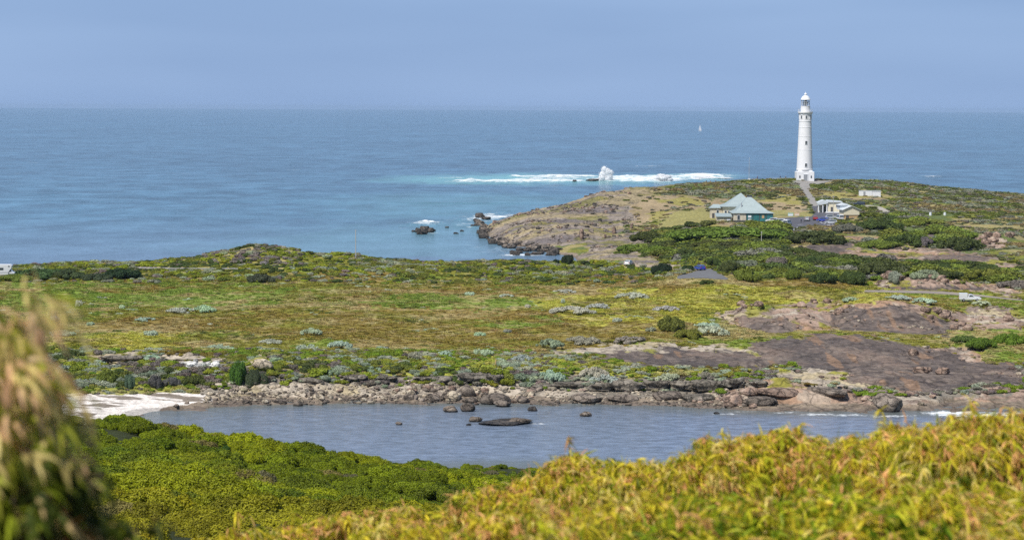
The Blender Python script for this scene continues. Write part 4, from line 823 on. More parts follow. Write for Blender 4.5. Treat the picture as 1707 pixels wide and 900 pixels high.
PM = [person_mesh(cl('navy_shirt', (.03, .04, .09)), cl('dark_trousers', (.03, .03, .035))), person_mesh(cl('maroon_shirt', (.18, .04, .05)), cl('blue_jeans', (.05, .07, .13)), .05), person_mesh(cl('grey_shirt', (.2, .2, .22)), cl('black_trousers', (.02, .02, .02)), .22)]
for i, (px, Y_, rot, k, lab) in enumerate((
    (1177, 1040, 20, 0, 'person in dark clothes on the crest, leftmost of three above the breaking wave'), (1184, 1040, 80, 1, 'person in maroon top on the crest, middle of the three above the breaking wave'),
    (1192, 1042, -60, 2, 'person in grey on the crest, right one of three above the breaking wave'), (1262, 1062, 60, 1, 'person in maroon top standing just right of the flagpole'),
    (1300, 1064, 150, 0, 'person in dark clothes standing on the path left of the lighthouse base'), (1309, 1064, 40, 2, 'person in grey standing closest to the lighthouse base'),
    (1336, 868, 10, 0, 'person in dark clothes walking across the car park'), (1341, 872, 110, 2, 'person in grey beside the silver hatchback'))):
    X_ = X_at(px, Y_); o = link('person', PM[k], None, None, (X_, Y_, gz(X_, Y_)+.25), R(rot)); tag(o, lab, 'person', 'visitors at the lighthouse')
# low viewing platform and fence on the crest
f = empty('crest_fence', (X_at(1316, 1060), 1060, gz(X_at(1316, 1060), 1060)), 0, 'low pale fence along the crest left of the lighthouse base', 'fence')
for k in range(12):
    b = MB(); b.box(-8+k*1.2, -7.9+k*1.2, -.05, .05, -.3, 1.0); b.build('post', M['pole'], f)
b = MB(); b.box(-8, 5.3, -.03, .03, .85, .95); b.box(-8, 5.3, -.03, .03, .4, .48); b.build('rail', M['pole'], f)
# sailing boat far out
bY = 52/math.tan(R(4.026)+math.atan((217-450)/FPX)); bX = float(rays(1167, 217)[0])*bY
sb = empty('sailing_boat', (bX, bY, 0), R(12), 'tiny sailing boat with white sails far out at sea', 'boat'); k_ = bY/FPX
b = MB(); b.prism([(-2.6*k_*.9, 0), (-2.8*k_*.9, .9*k_), (3.2*k_*.9, 1.0*k_), (2.4*k_*.9, 0)], -.8*k_, .8*k_); b.build('hull', M['white2'], sb)
b = MB(); b.tube((0, 0, .5*k_), (0, 0, 11*k_), .12*k_); b.build('mast', M['white2'], sb)
b = MB(); b.prism([(-2.6*k_, 1.6*k_), (-.15*k_, 1.6*k_), (-.15*k_, 10.5*k_)], -.05, .05); b.build('mainsail', M['white2'], sb)
b = MB(); b.prism([(.15*k_, 1.4*k_), (2.6*k_, 1.3*k_), (.15*k_, 9*k_)], -.05, .05); b.build('jib', M['white2'], sb)
# ---------------------------------------------------------------- breaking waves: spray thrown up over the reef
spray_mat, nt, bs = newmat('sea_spray'); bs.inputs['Base Color'].default_value = (.95, .96, .97, 1); bs.inputs['Roughness'].default_value = .9; bs.inputs['Subsurface Weight'].default_value = 0; bs.inputs['Transmission Weight'].default_value = 0; trn = nt.nodes.new('ShaderNodeBsdfTranslucent'); trn.inputs[0].default_value = (.95, .97, 1, 1); mxs = nt.nodes.new('ShaderNodeMixShader'); mxs.inputs[0].default_value = .45; nt.links.new(bs.outputs[0], mxs.inputs[1]); nt.links.new(trn.outputs[0], mxs.inputs[2]); nt.links.new(mxs.outputs[0], nt.nodes['Material Output'].inputs[0])
_b = bmesh.new(); bmesh.ops.create_icosphere(_b, subdivisions=4, radius=1); I3s = (np.array([v.co[:] for v in _b.verts]), np.array([[v.index for v in f.verts] for f in _b.faces])); _b.free()
def spray(px, py, w_px, h_px, label, seed, lean=.2):
    rs = np.random.RandomState(seed); Y_ = H/-float(rays(px, py)[1]); X_ = float(rays(px, py)[0])*Y_; s_ = Y_/FPX
    ico = np.array([(1, 0, 0), (-1, 0, 0), (0, 1, 0), (0, -1, 0), (0, 0, 1), (0, 0, -1)], float)
    F = np.array([(0, 2, 4), (2, 1, 4), (1, 3, 4), (3, 0, 4), (2, 0, 5), (1, 2, 5), (3, 1, 5), (0, 3, 5)])
    V = []; FF = []; n_ = 0
    for i in range(int(min(3500, 12*w_px*h_px)+700)):
        if i == 0:
            nl_ = 9 if h_px > 10 else max(6, int(w_px/h_px*2.2)); lc = [(rs.uniform(-.36, .36) if h_px > 10 else rs.uniform(-.5, .5), rs.uniform(-.3, .3), rs.uniform(.12, .82) if h_px > 10 else rs.uniform(0, .45), rs.uniform(.14, .27)) for _ in range(nl_)]
            if h_px > 10: lc += [(-.12, 0, .80, .22), (.10, 0, .62, .26), (-.2, 0, .45, .28), (.22, 0, .3, .26), (-.25, 0, .15, .3), (0, 0, .1, .34)]
        cx_, cy_, cz_, cr_ = lc[rs.randint(len(lc))]; dv = rs.randn(3); dv /= np.linalg.norm(dv); rq = cr_*(.85+abs(rs.randn())*.28)
        plume = np.array([(cx_+dv[0]*rq)*w_px*s_, (cy_+dv[1]*rq)*w_px*.6*s_, max(0, (cz_ + dv[2]*rq*(1 if h_px > 10 else .8)))*h_px*s_]); a = .5
        r_ = s_*(.18 + .25*rs.rand()**3) ; V.append(ico*r_*np.array([1, 1, 1.3]) + plume + rs.randn(6, 3)*r_*.3); FF.append(F+n_*6); n_ += 1
    base_n = n_*6
    for cx_, cy_, cz_, cr_ in lc:
        q_ = I3s[0]*(1+.5*(fbm(I3s[0][:, 0]*1.0+cx_*9+I3s[0][:, 2], I3s[0][:, 1]+I3s[0][:, 2]*1.3+cz_*7, .30, 4, 900+seed)-.5))[:, None]
        q_ = q_*np.array([cr_*w_px, cr_*w_px*.6, cr_*h_px*(1.15 if h_px > 10 else .8)])*s_*.92 + np.array([cx_*w_px, cy_*w_px*.6, max(0, cz_)*h_px])*s_; V.append(q_); FF.append(I3s[1]+base_n); base_n += len(q_)
    o = link('wave_spray', mesh_arrays('wave_spray', np.concatenate(V), [np.concatenate(FF)], smooth=True), spray_mat, None, (X_, Y_, -.2)); tag(o, kind='stuff'); o['label'] = label
spray(1010, 303, 24, 25, 'tall burst of white spray over the reef', 1); spray(1106, 303, 34, 13, 'low burst of white spray', 2); spray(1180, 298, 60, 6, 'white breaker crest', 3); spray(990, 302, 16, 8, 'small burst of spray', 4); spray(1040, 302, 40, 6, 'breaker crest', 5); spray(1140, 300, 50, 4.5, 'breaker crest', 6); spray(815, 366, 30, 4, 'white surf crest', 7); spray(930, 297, 70, 3, 'breaker crest', 8)
# ---------------------------------------------------------------- rocks
def ico(sub):
    bm = bmesh.new(); bmesh.ops.create_icosphere(bm, subdivisions=sub, radius=1); V = np.array([v.co[:] for v in bm.verts]); F = np.array([[v.index for v in f.verts] for f in bm.faces]); bm.free(); return V, F
I1, I2, I3, I4 = ico(1), ico(2), ico(3), ico(4)
def n3(P, s, seed):
    return (fbm(P[:, 0]+P[:, 2]*.7, P[:, 1]-P[:, 2]*.6, s, 3, seed) + fbm(P[:, 2]+P[:, 0]*.4, P[:, 1]+P[:, 0]*.5, s, 3, seed+20))/2
def rock_mesh(seed, kind='round'):
    rs = np.random.RandomState(seed); V, F = I4; V = V.copy()
    if kind in ('ledge', 'craggy', 'slab'): V = V*(1/np.abs(V).max(1)[:, None]*.8*(.55 if kind != 'ledge' else .8) + (.45 if kind != 'ledge' else .2))
    for k in range({'round': 10, 'slab': 10, 'craggy': 14, 'ledge': 8}[kind]):
        d = rs.randn(3); d /= np.linalg.norm(d); h = rs.uniform(.62, .9); s_ = V@d; V -= np.outer(np.maximum(s_-h, 0)*.85, d)
    amp = {'round': .26, 'slab': .3, 'craggy': .55, 'ledge': 1.0}[kind]
    V *= (1 + (amp*.5)*(n3(V+rs.rand(3)*50, .11, 380+seed)-.5))[:, None]
    V *= (1 + amp*(n3(V+rs.rand(3)*50, .8, 300+seed)-.5) + (amp*.5)*(n3(V+rs.rand(3)*50, .25, 340+seed)-.5))[:, None]
    if kind == 'ledge': V[:, 2] = np.where(V[:, 2] < 0, V[:, 2]*.5, V[:, 2]); V[:, 0] *= 1; V[:, :2] *= (1+.25*np.sign(V[:, 2])*np.minimum(np.abs(V[:, 2]), .3))[:, None]
    return mesh_arrays('rock_'+kind, V, [F], smooth=False)
RM = {k: [rock_mesh(10*j+i, k) for i in range(6)] for j, k in enumerate(('round', 'slab', 'craggy', 'ledge'))}
MR = dict(grey=rock_material('grey_brown_granite', (.12, .10, .085), (.22, .18, .145), (.33, .275, .225)), pink=rock_material('pink_orange_granite', (.17, .13, .11), (.32, .22, .165), (.42, .32, .25)),
          dark=rock_material('dark_wet_rock', (.05, .045, .042), (.09, .08, .07), (.15, .125, .105)), pale=rock_material('pale_limestone', (.32, .26, .19), (.50, .42, .31), (.60, .53, .42)),
          white=rock_material('white_stone', (.55, .54, .50), (.70, .69, .66), (.78, .77, .74)), lime=rock_material('grey_limestone', (.10, .09, .075), (.20, .175, .14), (.32, .285, .235)))
RMESH = {}
def rockm(kind, i, mat):
    k = (kind, i, mat)
    if k not in RMESH: me = RM[kind][i].copy(); me.materials.append(MR[mat]); RMESH[k] = me
    return RMESH[k]
rr = random.Random(5)
def hitw(px, py, y0=300):
    x, y, z = hit(px, py, y0, 1200); tx, tz = rays(px, py); Yw = -H/float(tz)
    return (x, y, z) if z > 0 and y < Yw else (float(tx)*Yw, Yw, 0.0)
NROCK = 0
def boulder(px, py, w, h, kind='round', mat='grey', label=None, group=None, name='boulder', y0=300, ry=None, sink=.25):
    """w, h in photo pixels; py is where it meets the ground or water"""
    global NROCK
    x, y, z = hitw(px, py, y0); k = y/FPX; o = link(name, rockm(kind, rr.randrange(6), mat)); hw = w*k/2; hh = h*k
    o.location = (x, y+hw*.5, z + hh*(.5-sink*.5)-.05); o.scale = (hw, ry or max(hw*rr.uniform(.6, .9), hh*.5), hh*(.5+sink*.5)); o.rotation_euler = (0, 0, rr.uniform(-.35, .35)); NROCK += 1
    return tag(o, label or 'rock', 'rock', group)
GS = 'rocks along the far shore of the lagoon'
for a in ((751, 687, 28, 11, 'round', 'grey', 'rounded brown boulder standing in the lagoon, left of a matching pair'), (780, 686, 26, 15, 'round', 'grey', 'rounded brown boulder in the lagoon, right one of a matching pair'),
          (731, 668, 24, 16, 'round', 'grey', 'brown boulder on the shore behind the pair in the water'), (757, 668, 26, 18, 'round', 'pale', 'pale boulder between two brown ones on the shore'), (779, 661, 34, 20, 'round', 'grey', 'large upright brown boulder at the highest point of the shore pile'),
          (784, 672, 26, 11, 'round', 'grey', 'low brown boulder at the foot of the upright boulder'), (827, 674, 60, 19, 'round', 'grey', 'broad smooth brown boulder in the middle of the far shore'), (838, 678, 32, 12, 'round', 'grey', 'low ribbed boulder in front of the broad smooth boulder'),
          (872, 672, 24, 13, 'round', 'grey', 'small boulder right of the broad smooth one'), (888, 685, 19, 8, 'round', 'dark', 'small dark rock in the lagoon off the broad boulder'), (977, 694, 22, 9, 'round', 'grey', 'ribbed pale brown rock alone in the lagoon'),
          (793, 703, 24, 10, 'craggy', 'grey', 'small rugged rock at the left end of the long flat reef'), (843, 709, 112, 6, 'slab', 'dark', 'long flat rock reef lying in the lagoon'), (866, 706, 46, 9, 'craggy', 'grey', 'hump of brown rock on the long flat reef'),
          (665, 708, 13, 6, 'round', 'grey', 'small round rock alone in the lagoon, left of the reef'), (781, 709, 10, 4, 'round', 'dark', 'tiny dark rock just left of the long reef'), (979, 672, 55, 17, 'round', 'grey', 'wide rounded rock left of the long shore slab'), (1040, 672, 66, 14, 'slab', 'grey', 'long smooth shore slab sloping into the water'),
          (1113, 667, 56, 14, 'slab', 'grey', 'pale topped slab under the dark limestone overhang'), (1165, 668, 60, 11, 'slab', 'lime', 'low slab under the right end of the overhang'), (1222, 680, 38, 25, 'round', 'pink', 'stacked pinkish boulder at the corner of the right shore'),
          (1248, 662, 42, 14, 'round', 'pink', 'row of pink boulder tops behind the right corner'), (294, 681, 11, 6, 'round', 'grey', 'brown rock at the water edge of the beach, left one'), (311, 674, 9, 6, 'round', 'grey', 'brown rock on the beach sand, right one'), (465, 674, 30, 7, 'slab', 'grey', 'flat square rock on the stony shore'),
          (496, 677, 21, 9, 'round', 'grey', 'domed rock at the water edge right of the flat square rock'), (1483, 687, 54, 34, 'round', 'grey', 'big rounded boulder with an undercut on the right shore'), (1540, 622, 36, 11, 'craggy', 'pink', 'reddish rock pile on the dark slab, left one'), (1573, 624, 28, 12, 'craggy', 'pink', 'reddish rock pile on the dark slab, right one'),
          (1195, 690, 12, 4, 'round', 'dark', 'dark rock awash off the right corner'), (1445, 668, 22, 9, 'round', 'pink', 'orange rounded rock left of the big undercut boulder'), (1515, 660, 40, 8, 'slab', 'pink', 'orange flat rock behind the big undercut boulder'), (1300, 662, 90, 14, 'slab', 'pink', 'long ribbed pinkish slab above the right shore'), (1380, 664, 80, 15, 'slab', 'grey', 'striped grey slab above the right shore'),
          (1665, 655, 60, 10, 'slab', 'pink', 'flat orange slab at the right edge of the shore'), (1270, 678, 60, 16, 'round', 'grey', 'pale rounded slab running into the water on the right shore')): boulder(*a[:6], label=a[6])
# limestone bank with its overhang
for i, (px, py, w, h) in enumerate(((700, 640, 40, 12), (735, 641, 40, 14), (790, 646, 62, 24), (822, 642, 40, 18), (905, 652, 40, 10), (950, 650, 60, 13), (1000, 655, 60, 15), (1045, 655, 60, 19), (1090, 655, 60, 20), (1135, 655, 66, 20), (1180, 656, 62, 22), (1222, 650, 46, 20), (1262, 648, 44, 13), (640, 640, 50, 10), (590, 640, 46, 12), (520, 642, 50, 12))):
    boulder(px, py, w, h, 'ledge', 'lime', ('grey limestone ledge along the bank, number %s from the left of sixteen' % ('one two three four five six seven eight nine ten eleven twelve thirteen fourteen fifteen sixteen'.split()[[640, 590, 520].index(px) if px in (640, 590, 520) and False else sorted([700, 735, 790, 822, 905, 950, 1000, 1045, 1090, 1135, 1180, 1222, 1262, 640, 590, 520]).index(px)])), 'limestone ledges on the lagoon bank', 'limestone_ledge', ry=1.6, sink=.2)
for px, py, w, h, m_, lab in ((200, 606, 74, 14, 'lime', 'low grey limestone cliff left above the beach'), (245, 602, 50, 8, 'pale', 'pale limestone lip above the beach gully'), (315, 607, 110, 7, 'pale', 'long pale broken ledge above the white stones'), (440, 620, 38, 22, 'pale', 'pale limestone outcrop right of the green bush'), (476, 632, 22, 8, 'lime', 'small grey outcrop below the pale outcrop')):
    boulder(px, py, w, h, 'ledge', m_, lab, None, 'limestone_ledge', ry=1.5)
for i in range(16): boulder(rr.uniform(304, 368), rr.uniform(607, 617), rr.uniform(8, 17), rr.uniform(6, 9), 'craggy', 'white', 'white boulder in the tumbled pile above the beach', 'white boulders above the beach')
# stones scattered along the shore
SEG = ((400, 'below the grey twiggy bushes'), (450, 'below the bright green bush'), (520, 'by the flat square rock'), (600, 'right of the domed water edge rock'), (690, 'below the grey silver shrub'), (760, 'behind the pair of boulders in the water'), (830, 'around the broad smooth boulder'), (901, 'left of the wide rounded shore rock'))
for i in range(150):
    px = rr.uniform(345, 900); t = rr.random(); py = 648 + 25*t + rr.uniform(-3, 3); w = rr.uniform(6, 17)*(1.25 if px > 640 else .95)
    kd, mt_ = rr.choice(['round', 'slab', 'craggy']), rr.choice(['pale', 'pale', 'grey', 'pink' if px > 640 else 'pale', 'grey']); seg = [s_ for q_, s_ in SEG if px < q_][0]
    boulder(px, py, w, w*rr.uniform(.4, .62), kd, mt_, {'pale': 'pale', 'grey': 'brown', 'pink': 'reddish'}[mt_]+{'round': ' rounded', 'slab': ' flat', 'craggy': ' jagged'}[kd]+' stone '+seg+(', highest row' if py < 656 else ', middle row' if py < 666 else ', water edge'), 'tumbled stones on the far shore')
for i in range(26):
    px = rr.uniform(1150, 1300); py = 672 + rr.uniform(-4, 8)*(1 if px > 1200 else .4); w = rr.uniform(8, 18); boulder(px, py, w, w*.5, 'round', rr.choice(['pink', 'grey']), 'low reddish stone at the corner of the right shore', 'stones at the right shore corner')
for i in range(26):
    px, py = rr.choice([(1570, 528), (1600, 538), (1400, 520), (1360, 508), (1610, 550), (1320, 510), (1250, 515), (1530, 590), (1650, 520), (1690, 533), (1560, 520)]); w = rr.uniform(8, 22)
    boulder(px+rr.uniform(-20, 20), py+rr.uniform(-5, 6), w, w*.55, rr.choice(['round', 'craggy']), 'pink', 'reddish boulder '+('left of' if px < 1350 else 'on the left shoulder of' if px < 1420 else 'in front of' if py > 570 else 'right of' if px > 1625 else 'at the right foot of')+' the granite dome'+(', one of the bigger' if w > 15 else ''), 'boulders around the granite dome')
for i in range(16):
    px = rr.uniform(1460, 1600); w = rr.uniform(10, 26); boulder(px, 472-14*math.sin((px-1450)/160*3.1)+rr.uniform(0, 10), w, w*.5, 'craggy', 'pink', 'reddish boulder on the '+('left end' if px < 1495 else 'middle' if px < 1530 else 'right of centre' if px < 1565 else 'right end')+' of the roadside rocky mound'+(', big' if w > 20 else ', small' if w < 14 else ''), 'boulders on the roadside mound', y0=500)
for i in range(14):
    px = rr.uniform(1590, 1690); w = rr.uniform(8, 20); boulder(px, rr.uniform(392, 412), w, w*.5, 'craggy', 'pink', 'pinkish boulder in the heath on the right of the headland', 'boulders on the headland heath', y0=700)
for px, py, w, h, lab in ((970, 399, 8, 14, 'upright orange stone on the headland slope, leftmost and tallest'), (1024, 390, 8, 10, 'upright orange stone on the headland slope, right of the tallest'), (1053, 381, 5, 8, 'small upright brown stone highest on the headland slope'), (1009, 397, 5, 6, 'small pale stone between the two upright orange stones')):
    boulder(px, py, w, h*1.25, 'craggy', 'pink', lab, None, 'standing_stone', y0=700)
# cape tip
tip = ((800, 385, 12, 850), (812, 390, 16, 850), (830, 404, 18, 800))
for i in range(58):
    t = i/58; path = [(798, 366), (800, 382), (812, 398), (838, 406), (865, 414), (900, 418), (935, 423)]; q = t*5.99; k = int(q); f_ = q-k
    px = path[k][0]*(1-f_)+path[k+1][0]*f_ + rr.uniform(-8, 14); py = path[k][1]*(1-f_)+path[k+1][1]*f_ + rr.uniform(-6, 5); w = rr.uniform(8, 20)
    boulder(px, py, w, w*rr.uniform(.35, .55), rr.choice(['craggy', 'craggy', 'slab']), 'dark' if rr.random() < .7 else 'grey', 'dark wave-washed rock round the tip of the cape', 'dark rocks round the cape tip', y0=700)
for i in range(14):
    boulder(rr.uniform(850, 930), rr.uniform(418, 427), rr.uniform(10, 26), rr.uniform(4, 7), 'craggy', 'dark', 'low dark rock in the inlet below the cape', 'dark rocks in the cape inlet', y0=700)
for px, py, w, h, lab in ((708, 388, 20, 13, 'highest dark rock of the foam ringed islet off the cape'), (697, 388, 13, 9, 'rock left of the highest one in the foam ringed islet'), (718, 388, 13, 10, 'rock right of the highest one in the foam ringed islet'), (689, 387, 8, 4, 'low leftmost rock of the foam ringed islet'), (704, 391, 22, 6, 'low front rock of the foam ringed islet'), (723, 386, 7, 5, 'small rightmost rock of the foam ringed islet'), (745, 380, 8, 3, 'tiny rock awash between islet and cape'), (770, 386, 9, 3, 'second tiny rock awash nearer the cape'), (788, 378, 10, 4, 'low rock awash just off the cape tip'), (989, 303, 28, 5, 'dark rock in the surf left of the spray burst'), (958, 304, 8, 5, 'small dark rock in the surf farther left'), (760, 390, 12, 3, 'flat rock awash off the cape')):
    boulder(px, py, w, h, 'craggy', 'dark', lab, None, 'sea_rock', y0=1190 if py < 392 else 700)
# ---------------------------------------------------------------- plants: templates
def leafy(name, seed, n_leaf, leaf, lobes=14, h=.6, core=1, spread=.62, lobe_r=(.24, .42), up=.3, thin=.5, sub=I2):
    rs = np.random.RandomState(seed); V = []; F4 = []; F3 = []; vv = []; nv = 0
    ct_ = []; 
    for i in range(lobes):
        a = rs.rand()*6.283; r = spread*math.sqrt(rs.rand()); lr_ = rs.uniform(*lobe_r); zc = max(.02, h*(1-(r/.98)**2)**.5 - lr_*.75*h/.6) * rs.uniform(.75, 1.05); ct_.append((r*math.cos(a), r*math.sin(a), zc, lr_, lr_*min(1, h/.6)))
    CT = np.array(ct_)
    if core:
        for (x, y, z_, r_, rz_) in ct_:
            P = sub[0]*np.array([r_, r_, rz_])*.86; P = P*(1+.35*(n3(P/r_+seed, .5, 500)-.5))[:, None]+np.array([x, y, z_]); V.append(P); F3.append(sub[1]+nv); vv.append(np.full(len(P), rs.uniform(.25, .6))); nv += len(P)
    k = rs.choice(lobes, n_leaf*2, p=CT[:, 3]**2/np.sum(CT[:, 3]**2)); d = rs.randn(n_leaf*2, 3); d /= np.linalg.norm(d, axis=1)[:, None]; d[:, 2] = np.where(d[:, 2] < -.25, -d[:, 2], d[:, 2])
    P = CT[k, :3] + d*np.stack([CT[k, 3], CT[k, 3], CT[k, 4]], 1)*rs.uniform(.84, 1.12, (n_leaf*2, 1))
    dd = np.sqrt((((P[:, None, :]-CT[None, :, :3])/np.stack([CT[:, 3], CT[:, 3], CT[:, 4]], 1)[None])**2).sum(-1)); ok = (dd.min(1) > .82) & (P[:, 2] > -.02); ii = np.where(ok)[0][:n_leaf]; P = P[ii]; d = d[ii]; lobe = k[ii]
    n = len(P); nrm = d + rs.randn(n, 3)*.55 + np.array([0, 0, up]); nrm /= np.linalg.norm(nrm, axis=1)[:, None]; t = np.cross(nrm, rs.randn(n, 3)); t /= np.linalg.norm(t, axis=1)[:, None]; bt = np.cross(nrm, t)
    s_ = leaf*rs.uniform(.6, 1.4, (n, 1)); L = t*s_; Wd = bt*s_*thin
    Q = np.stack([P-L, P+Wd, P+L, P-Wd], 1).reshape(-1, 3); V.append(Q); F4.append(np.arange(n*4).reshape(-1, 4)+nv)
    lv = rs.rand(lobes)*.5; vv.append(np.repeat(np.clip(.15+lv[lobe]+rs.rand(n)*.5, 0, 1), 4))
    return mesh_arrays(name, np.concatenate(V), [np.concatenate(F4)]+([np.concatenate(F3)] if F3 else []), {'v': np.concatenate(vv)})
def tussock(name, seed, n=90, h=1.0):
    rs = np.random.RandomState(seed); a = rs.rand(n)*6.283; r = rs.rand(n)**.5*.8; base = np.stack([r*np.cos(a), r*np.sin(a), np.zeros(n)-.1], 1); lean = np.stack([np.cos(a)*r*.6+rs.randn(n)*.25+.15, np.sin(a)*r*.6+rs.randn(n)*.25, np.full(n, 1.0)*rs.uniform(.4, 1, n)*h*(1-.4*r)], 1)
    w = rs.randn(n, 3)*[1, 1, .1]; w /= np.linalg.norm(w, axis=1)[:, None]; w *= .09
    V = np.stack([base-w, base+w, base+lean*.6+w*.9, base+lean*.6-w*.9, base+lean], 1).reshape(-1, 3); k = np.arange(n)[:, None]*5
    return mesh_arrays(name, V, [k+np.array([[0, 1, 2, 3]]), k+np.array([[3, 2, 4]])], {'v': np.repeat(rs.rand(n), 5)})
MAT_I = leaf_material('heath_leaves', 'inst', trans=.15); MAT_O = leaf_material('shrub_leaves', 'obj', trans=.2)
def scatter(name, pts, scl, rot, tint, templates, label=None):
    """stuff: instances of leafy templates on points"""
    me = bpy.data.meshes.new(name); n = len(pts); me.vertices.add(n); me.vertices.foreach_set('co', np.asarray(pts, np.float32).ravel())
    rs = np.random.RandomState(n)
    for k, a, ty in (('scl', np.asarray(scl, np.float32), 'FLOAT_VECTOR'), ('rot', np.asarray(rot, np.float32), 'FLOAT'), ('tint', np.c_[tint, np.ones(n)].astype(np.float32), 'FLOAT_COLOR'), ('pick', rs.randint(0, len(templates), n), 'INT')):
        at = me.attributes.new(k, ty, 'POINT'); at.data.foreach_set({'FLOAT_VECTOR': 'vector', 'FLOAT': 'value', 'FLOAT_COLOR': 'color', 'INT': 'value'}[ty], np.ascontiguousarray(a).ravel())
    c = bpy.data.collections.new(name+'_plants')
    for i, t in enumerate(templates): 
        if not t.materials: t.materials.append(MAT_I)
        c.objects.link(bpy.data.objects.new('%s_%02d' % (name, i), t))
    ng = bpy.data.node_groups.new(name, 'GeometryNodeTree'); ng.interface.new_socket('Geometry', in_out='INPUT', socket_type='NodeSocketGeometry'); ng.interface.new_socket('Geometry', in_out='OUTPUT', socket_type='NodeSocketGeometry')
    N = ng.nodes.new; gi, go = N('NodeGroupInput'), N('NodeGroupOutput'); ip = N('GeometryNodeInstanceOnPoints'); ci = N('GeometryNodeCollectionInfo'); ci.inputs['Collection'].default_value = c; ci.inputs['Separate Children'].default_value = True; ci.inputs['Reset Children'].default_value = True
    def na(n_, ty): a = N('GeometryNodeInputNamedAttribute'); a.data_type = ty; a.inputs['Name'].default_value = n_; return a.outputs['Attribute']
    cx = N('ShaderNodeCombineXYZ'); L = ng.links.new; L(na('rot', 'FLOAT'), cx.inputs['Z']); L(gi.outputs[0], ip.inputs['Points']); L(ci.outputs[0], ip.inputs['Instance']); ip.inputs['Pick Instance'].default_value = True
    L(na('pick', 'INT'), ip.inputs['Instance Index']); L(cx.outputs[0], ip.inputs['Rotation']); L(na('scl', 'FLOAT_VECTOR'), ip.inputs['Scale']); L(ip.outputs[0], go.inputs[0])
    o = link(name, me); o.modifiers.new('plants', 'NODES').node_group = ng; tag(o, kind='stuff'); 
    if label: o['label'] = label
    return o
T_LOW = [leafy('low_heath_%d' % i, 20+i, 150, .17, 5, .55, 1, .55, (.3, .5), sub=I1) for i in range(5)]
T_TUS = [tussock('tussock_%d' % i, 40+i) for i in range(4)]
T_MID = [leafy('heath_shrub_%d' % i, 60+i, 420, .10, 9, .62, 1) for i in range(5)]
T_BIG = [leafy('thicket_shrub_%d' % i, 80+i, 5200, .034, 20, .62, 1, .70, (.15, .34)) for i in range(6)]
T_FLAT = [leafy('dune_shrub_%d' % i, 90+i, 3400, .042, 34, .40, 1, .84, (.10, .27)) for i in range(6)]
rs = np.random.RandomState(11)
def cone_pts(n, y0, y1, half=.262, power=1.0):
    Y = np.sqrt(rs.uniform(y0**2, y1**2, n)); X = rs.uniform(-half, half, n)*Y; return X, Y
# -- the plain and the ridge
def heath(name, X, Y, kind, smin, smax, templ, fl, label=None, keep=None, tintf=None):
    z, m = ground_all(X, Y); col = ground_colour(X, Y, z, m); ok = ~m['road'] & ~m['beach'] & ~m['lawn'] & (z > 1.2)
    ok &= ~(m['rock'] & ((rs.rand(len(X)) > .03) | m['dark'])); col = np.where(m['rock'][:, None], C['olive'], col); ok &= ~(m['dry'] & (rs.rand(len(X)) > .15))
    if keep is not None: ok &= keep(X, Y, z, m)
    X, Y, z, col = X[ok], Y[ok], z[ok], col[ok]; px, py = m['px'][ok], m['py'][ok]; n = len(X)
    s = rs.uniform(smin, smax, n)*(.6+.8*fbm(X, Y, 12, 2, 401)); 
    if tintf: col, s = tintf(X, Y, col, s, px, py)
    col = np.clip(col*rs.uniform(*((.94, 1.24) if templ is T_TUS else (.75, 1.28)), (n, 1))*(1+rs.randn(n, 3)*.05), .01, .8)
    return scatter(name, np.stack([X, Y, z-.05], 1), np.stack([s, s, s*fl*rs.uniform(.7, 1.2, n)], 1), rs.rand(n)*6.28, col, templ, label)
def tint_plain(X, Y, col, s, px, py):
    n = len(X); a = fbm(X, Y, 5, 3, 411); sil = (a > .70) | (rs.rand(n) < .008); col = np.where(sil[:, None], c3(.34, .38, .26), col); dk = (fbm(X, Y, 7, 3, 421) > .66); col = np.where(dk[:, None], c3(.10, .12, .025), col); return col, s
def tint_bank(X, Y, col, s, px, py):
    n = len(X); a = fbm(X, Y, 4, 3, 431); k = rs.rand(n); col = np.where((a > .61)[:, None], c3(.27, .30, .21), col*1.0); col = np.where((a < .40)[:, None], c3(.14, .20, .018), col); col = np.where((k < .08)[:, None], c3(.16, .13, .11), col); return col, s
def tint_ridge(X, Y, col, s, px, py):
    n = len(X); a = fbm(X, Y, 7, 3, 441); b_ = fbm(X, Y, 5, 3, 451); k = rs.rand(n)
    c_ = np.tile(c3(.15, .165, .028), (n, 1)); c_ = np.where((a > .54)[:, None], c3(.20, .23, .022), c_); c_ = np.where((b_ > .63)[:, None], c3(.24, .26, .17), c_); c_ = np.where((b_ < .36)[:, None], c3(.065, .09, .025), c_); c_ = np.where((k < .07)[:, None], c3(.17, .14, .12), c_)
    gm = inpoly(px, py, [(300, 408), (520, 408), (500, 445), (330, 440)]); c_ = np.where((gm & (k < .4))[:, None], c3(.19, .165, .14), c_); return c_, s
def tint_head(X, Y, col, s, px, py):
    n = len(X); a = fbm(X, Y, 16, 3, 461); b_ = fbm(X, Y, 9, 3, 471); k = rs.rand(n)
    c_ = np.tile(c3(.105, .115, .045), (n, 1)); c_ = np.where((b_ > .50)[:, None], c3(.215, .225, .155), c_); c_ = np.where((a > .62)[:, None], c3(.125, .15, .03), c_); c_ = np.where((a < .40)[:, None], c3(.21, .17, .075), c_); c_ = np.where((k < .10)[:, None], c3(.17, .15, .12), c_); return c_, s
X, Y = cone_pts(52000, 418, 606); heath('plain_grass', X, Y, 0, .35, .75, T_TUS, .55, 'low grass and sedge covering the plain')
X, Y = cone_pts(15000, 418, 606); heath('plain_heath', X, Y, 0, .4, .95, T_LOW, .5, 'low heath patches on the plain', tintf=tint_plain, keep=lambda X, Y, z, m: fbm(X, Y, 10, 3, 481) > .57)
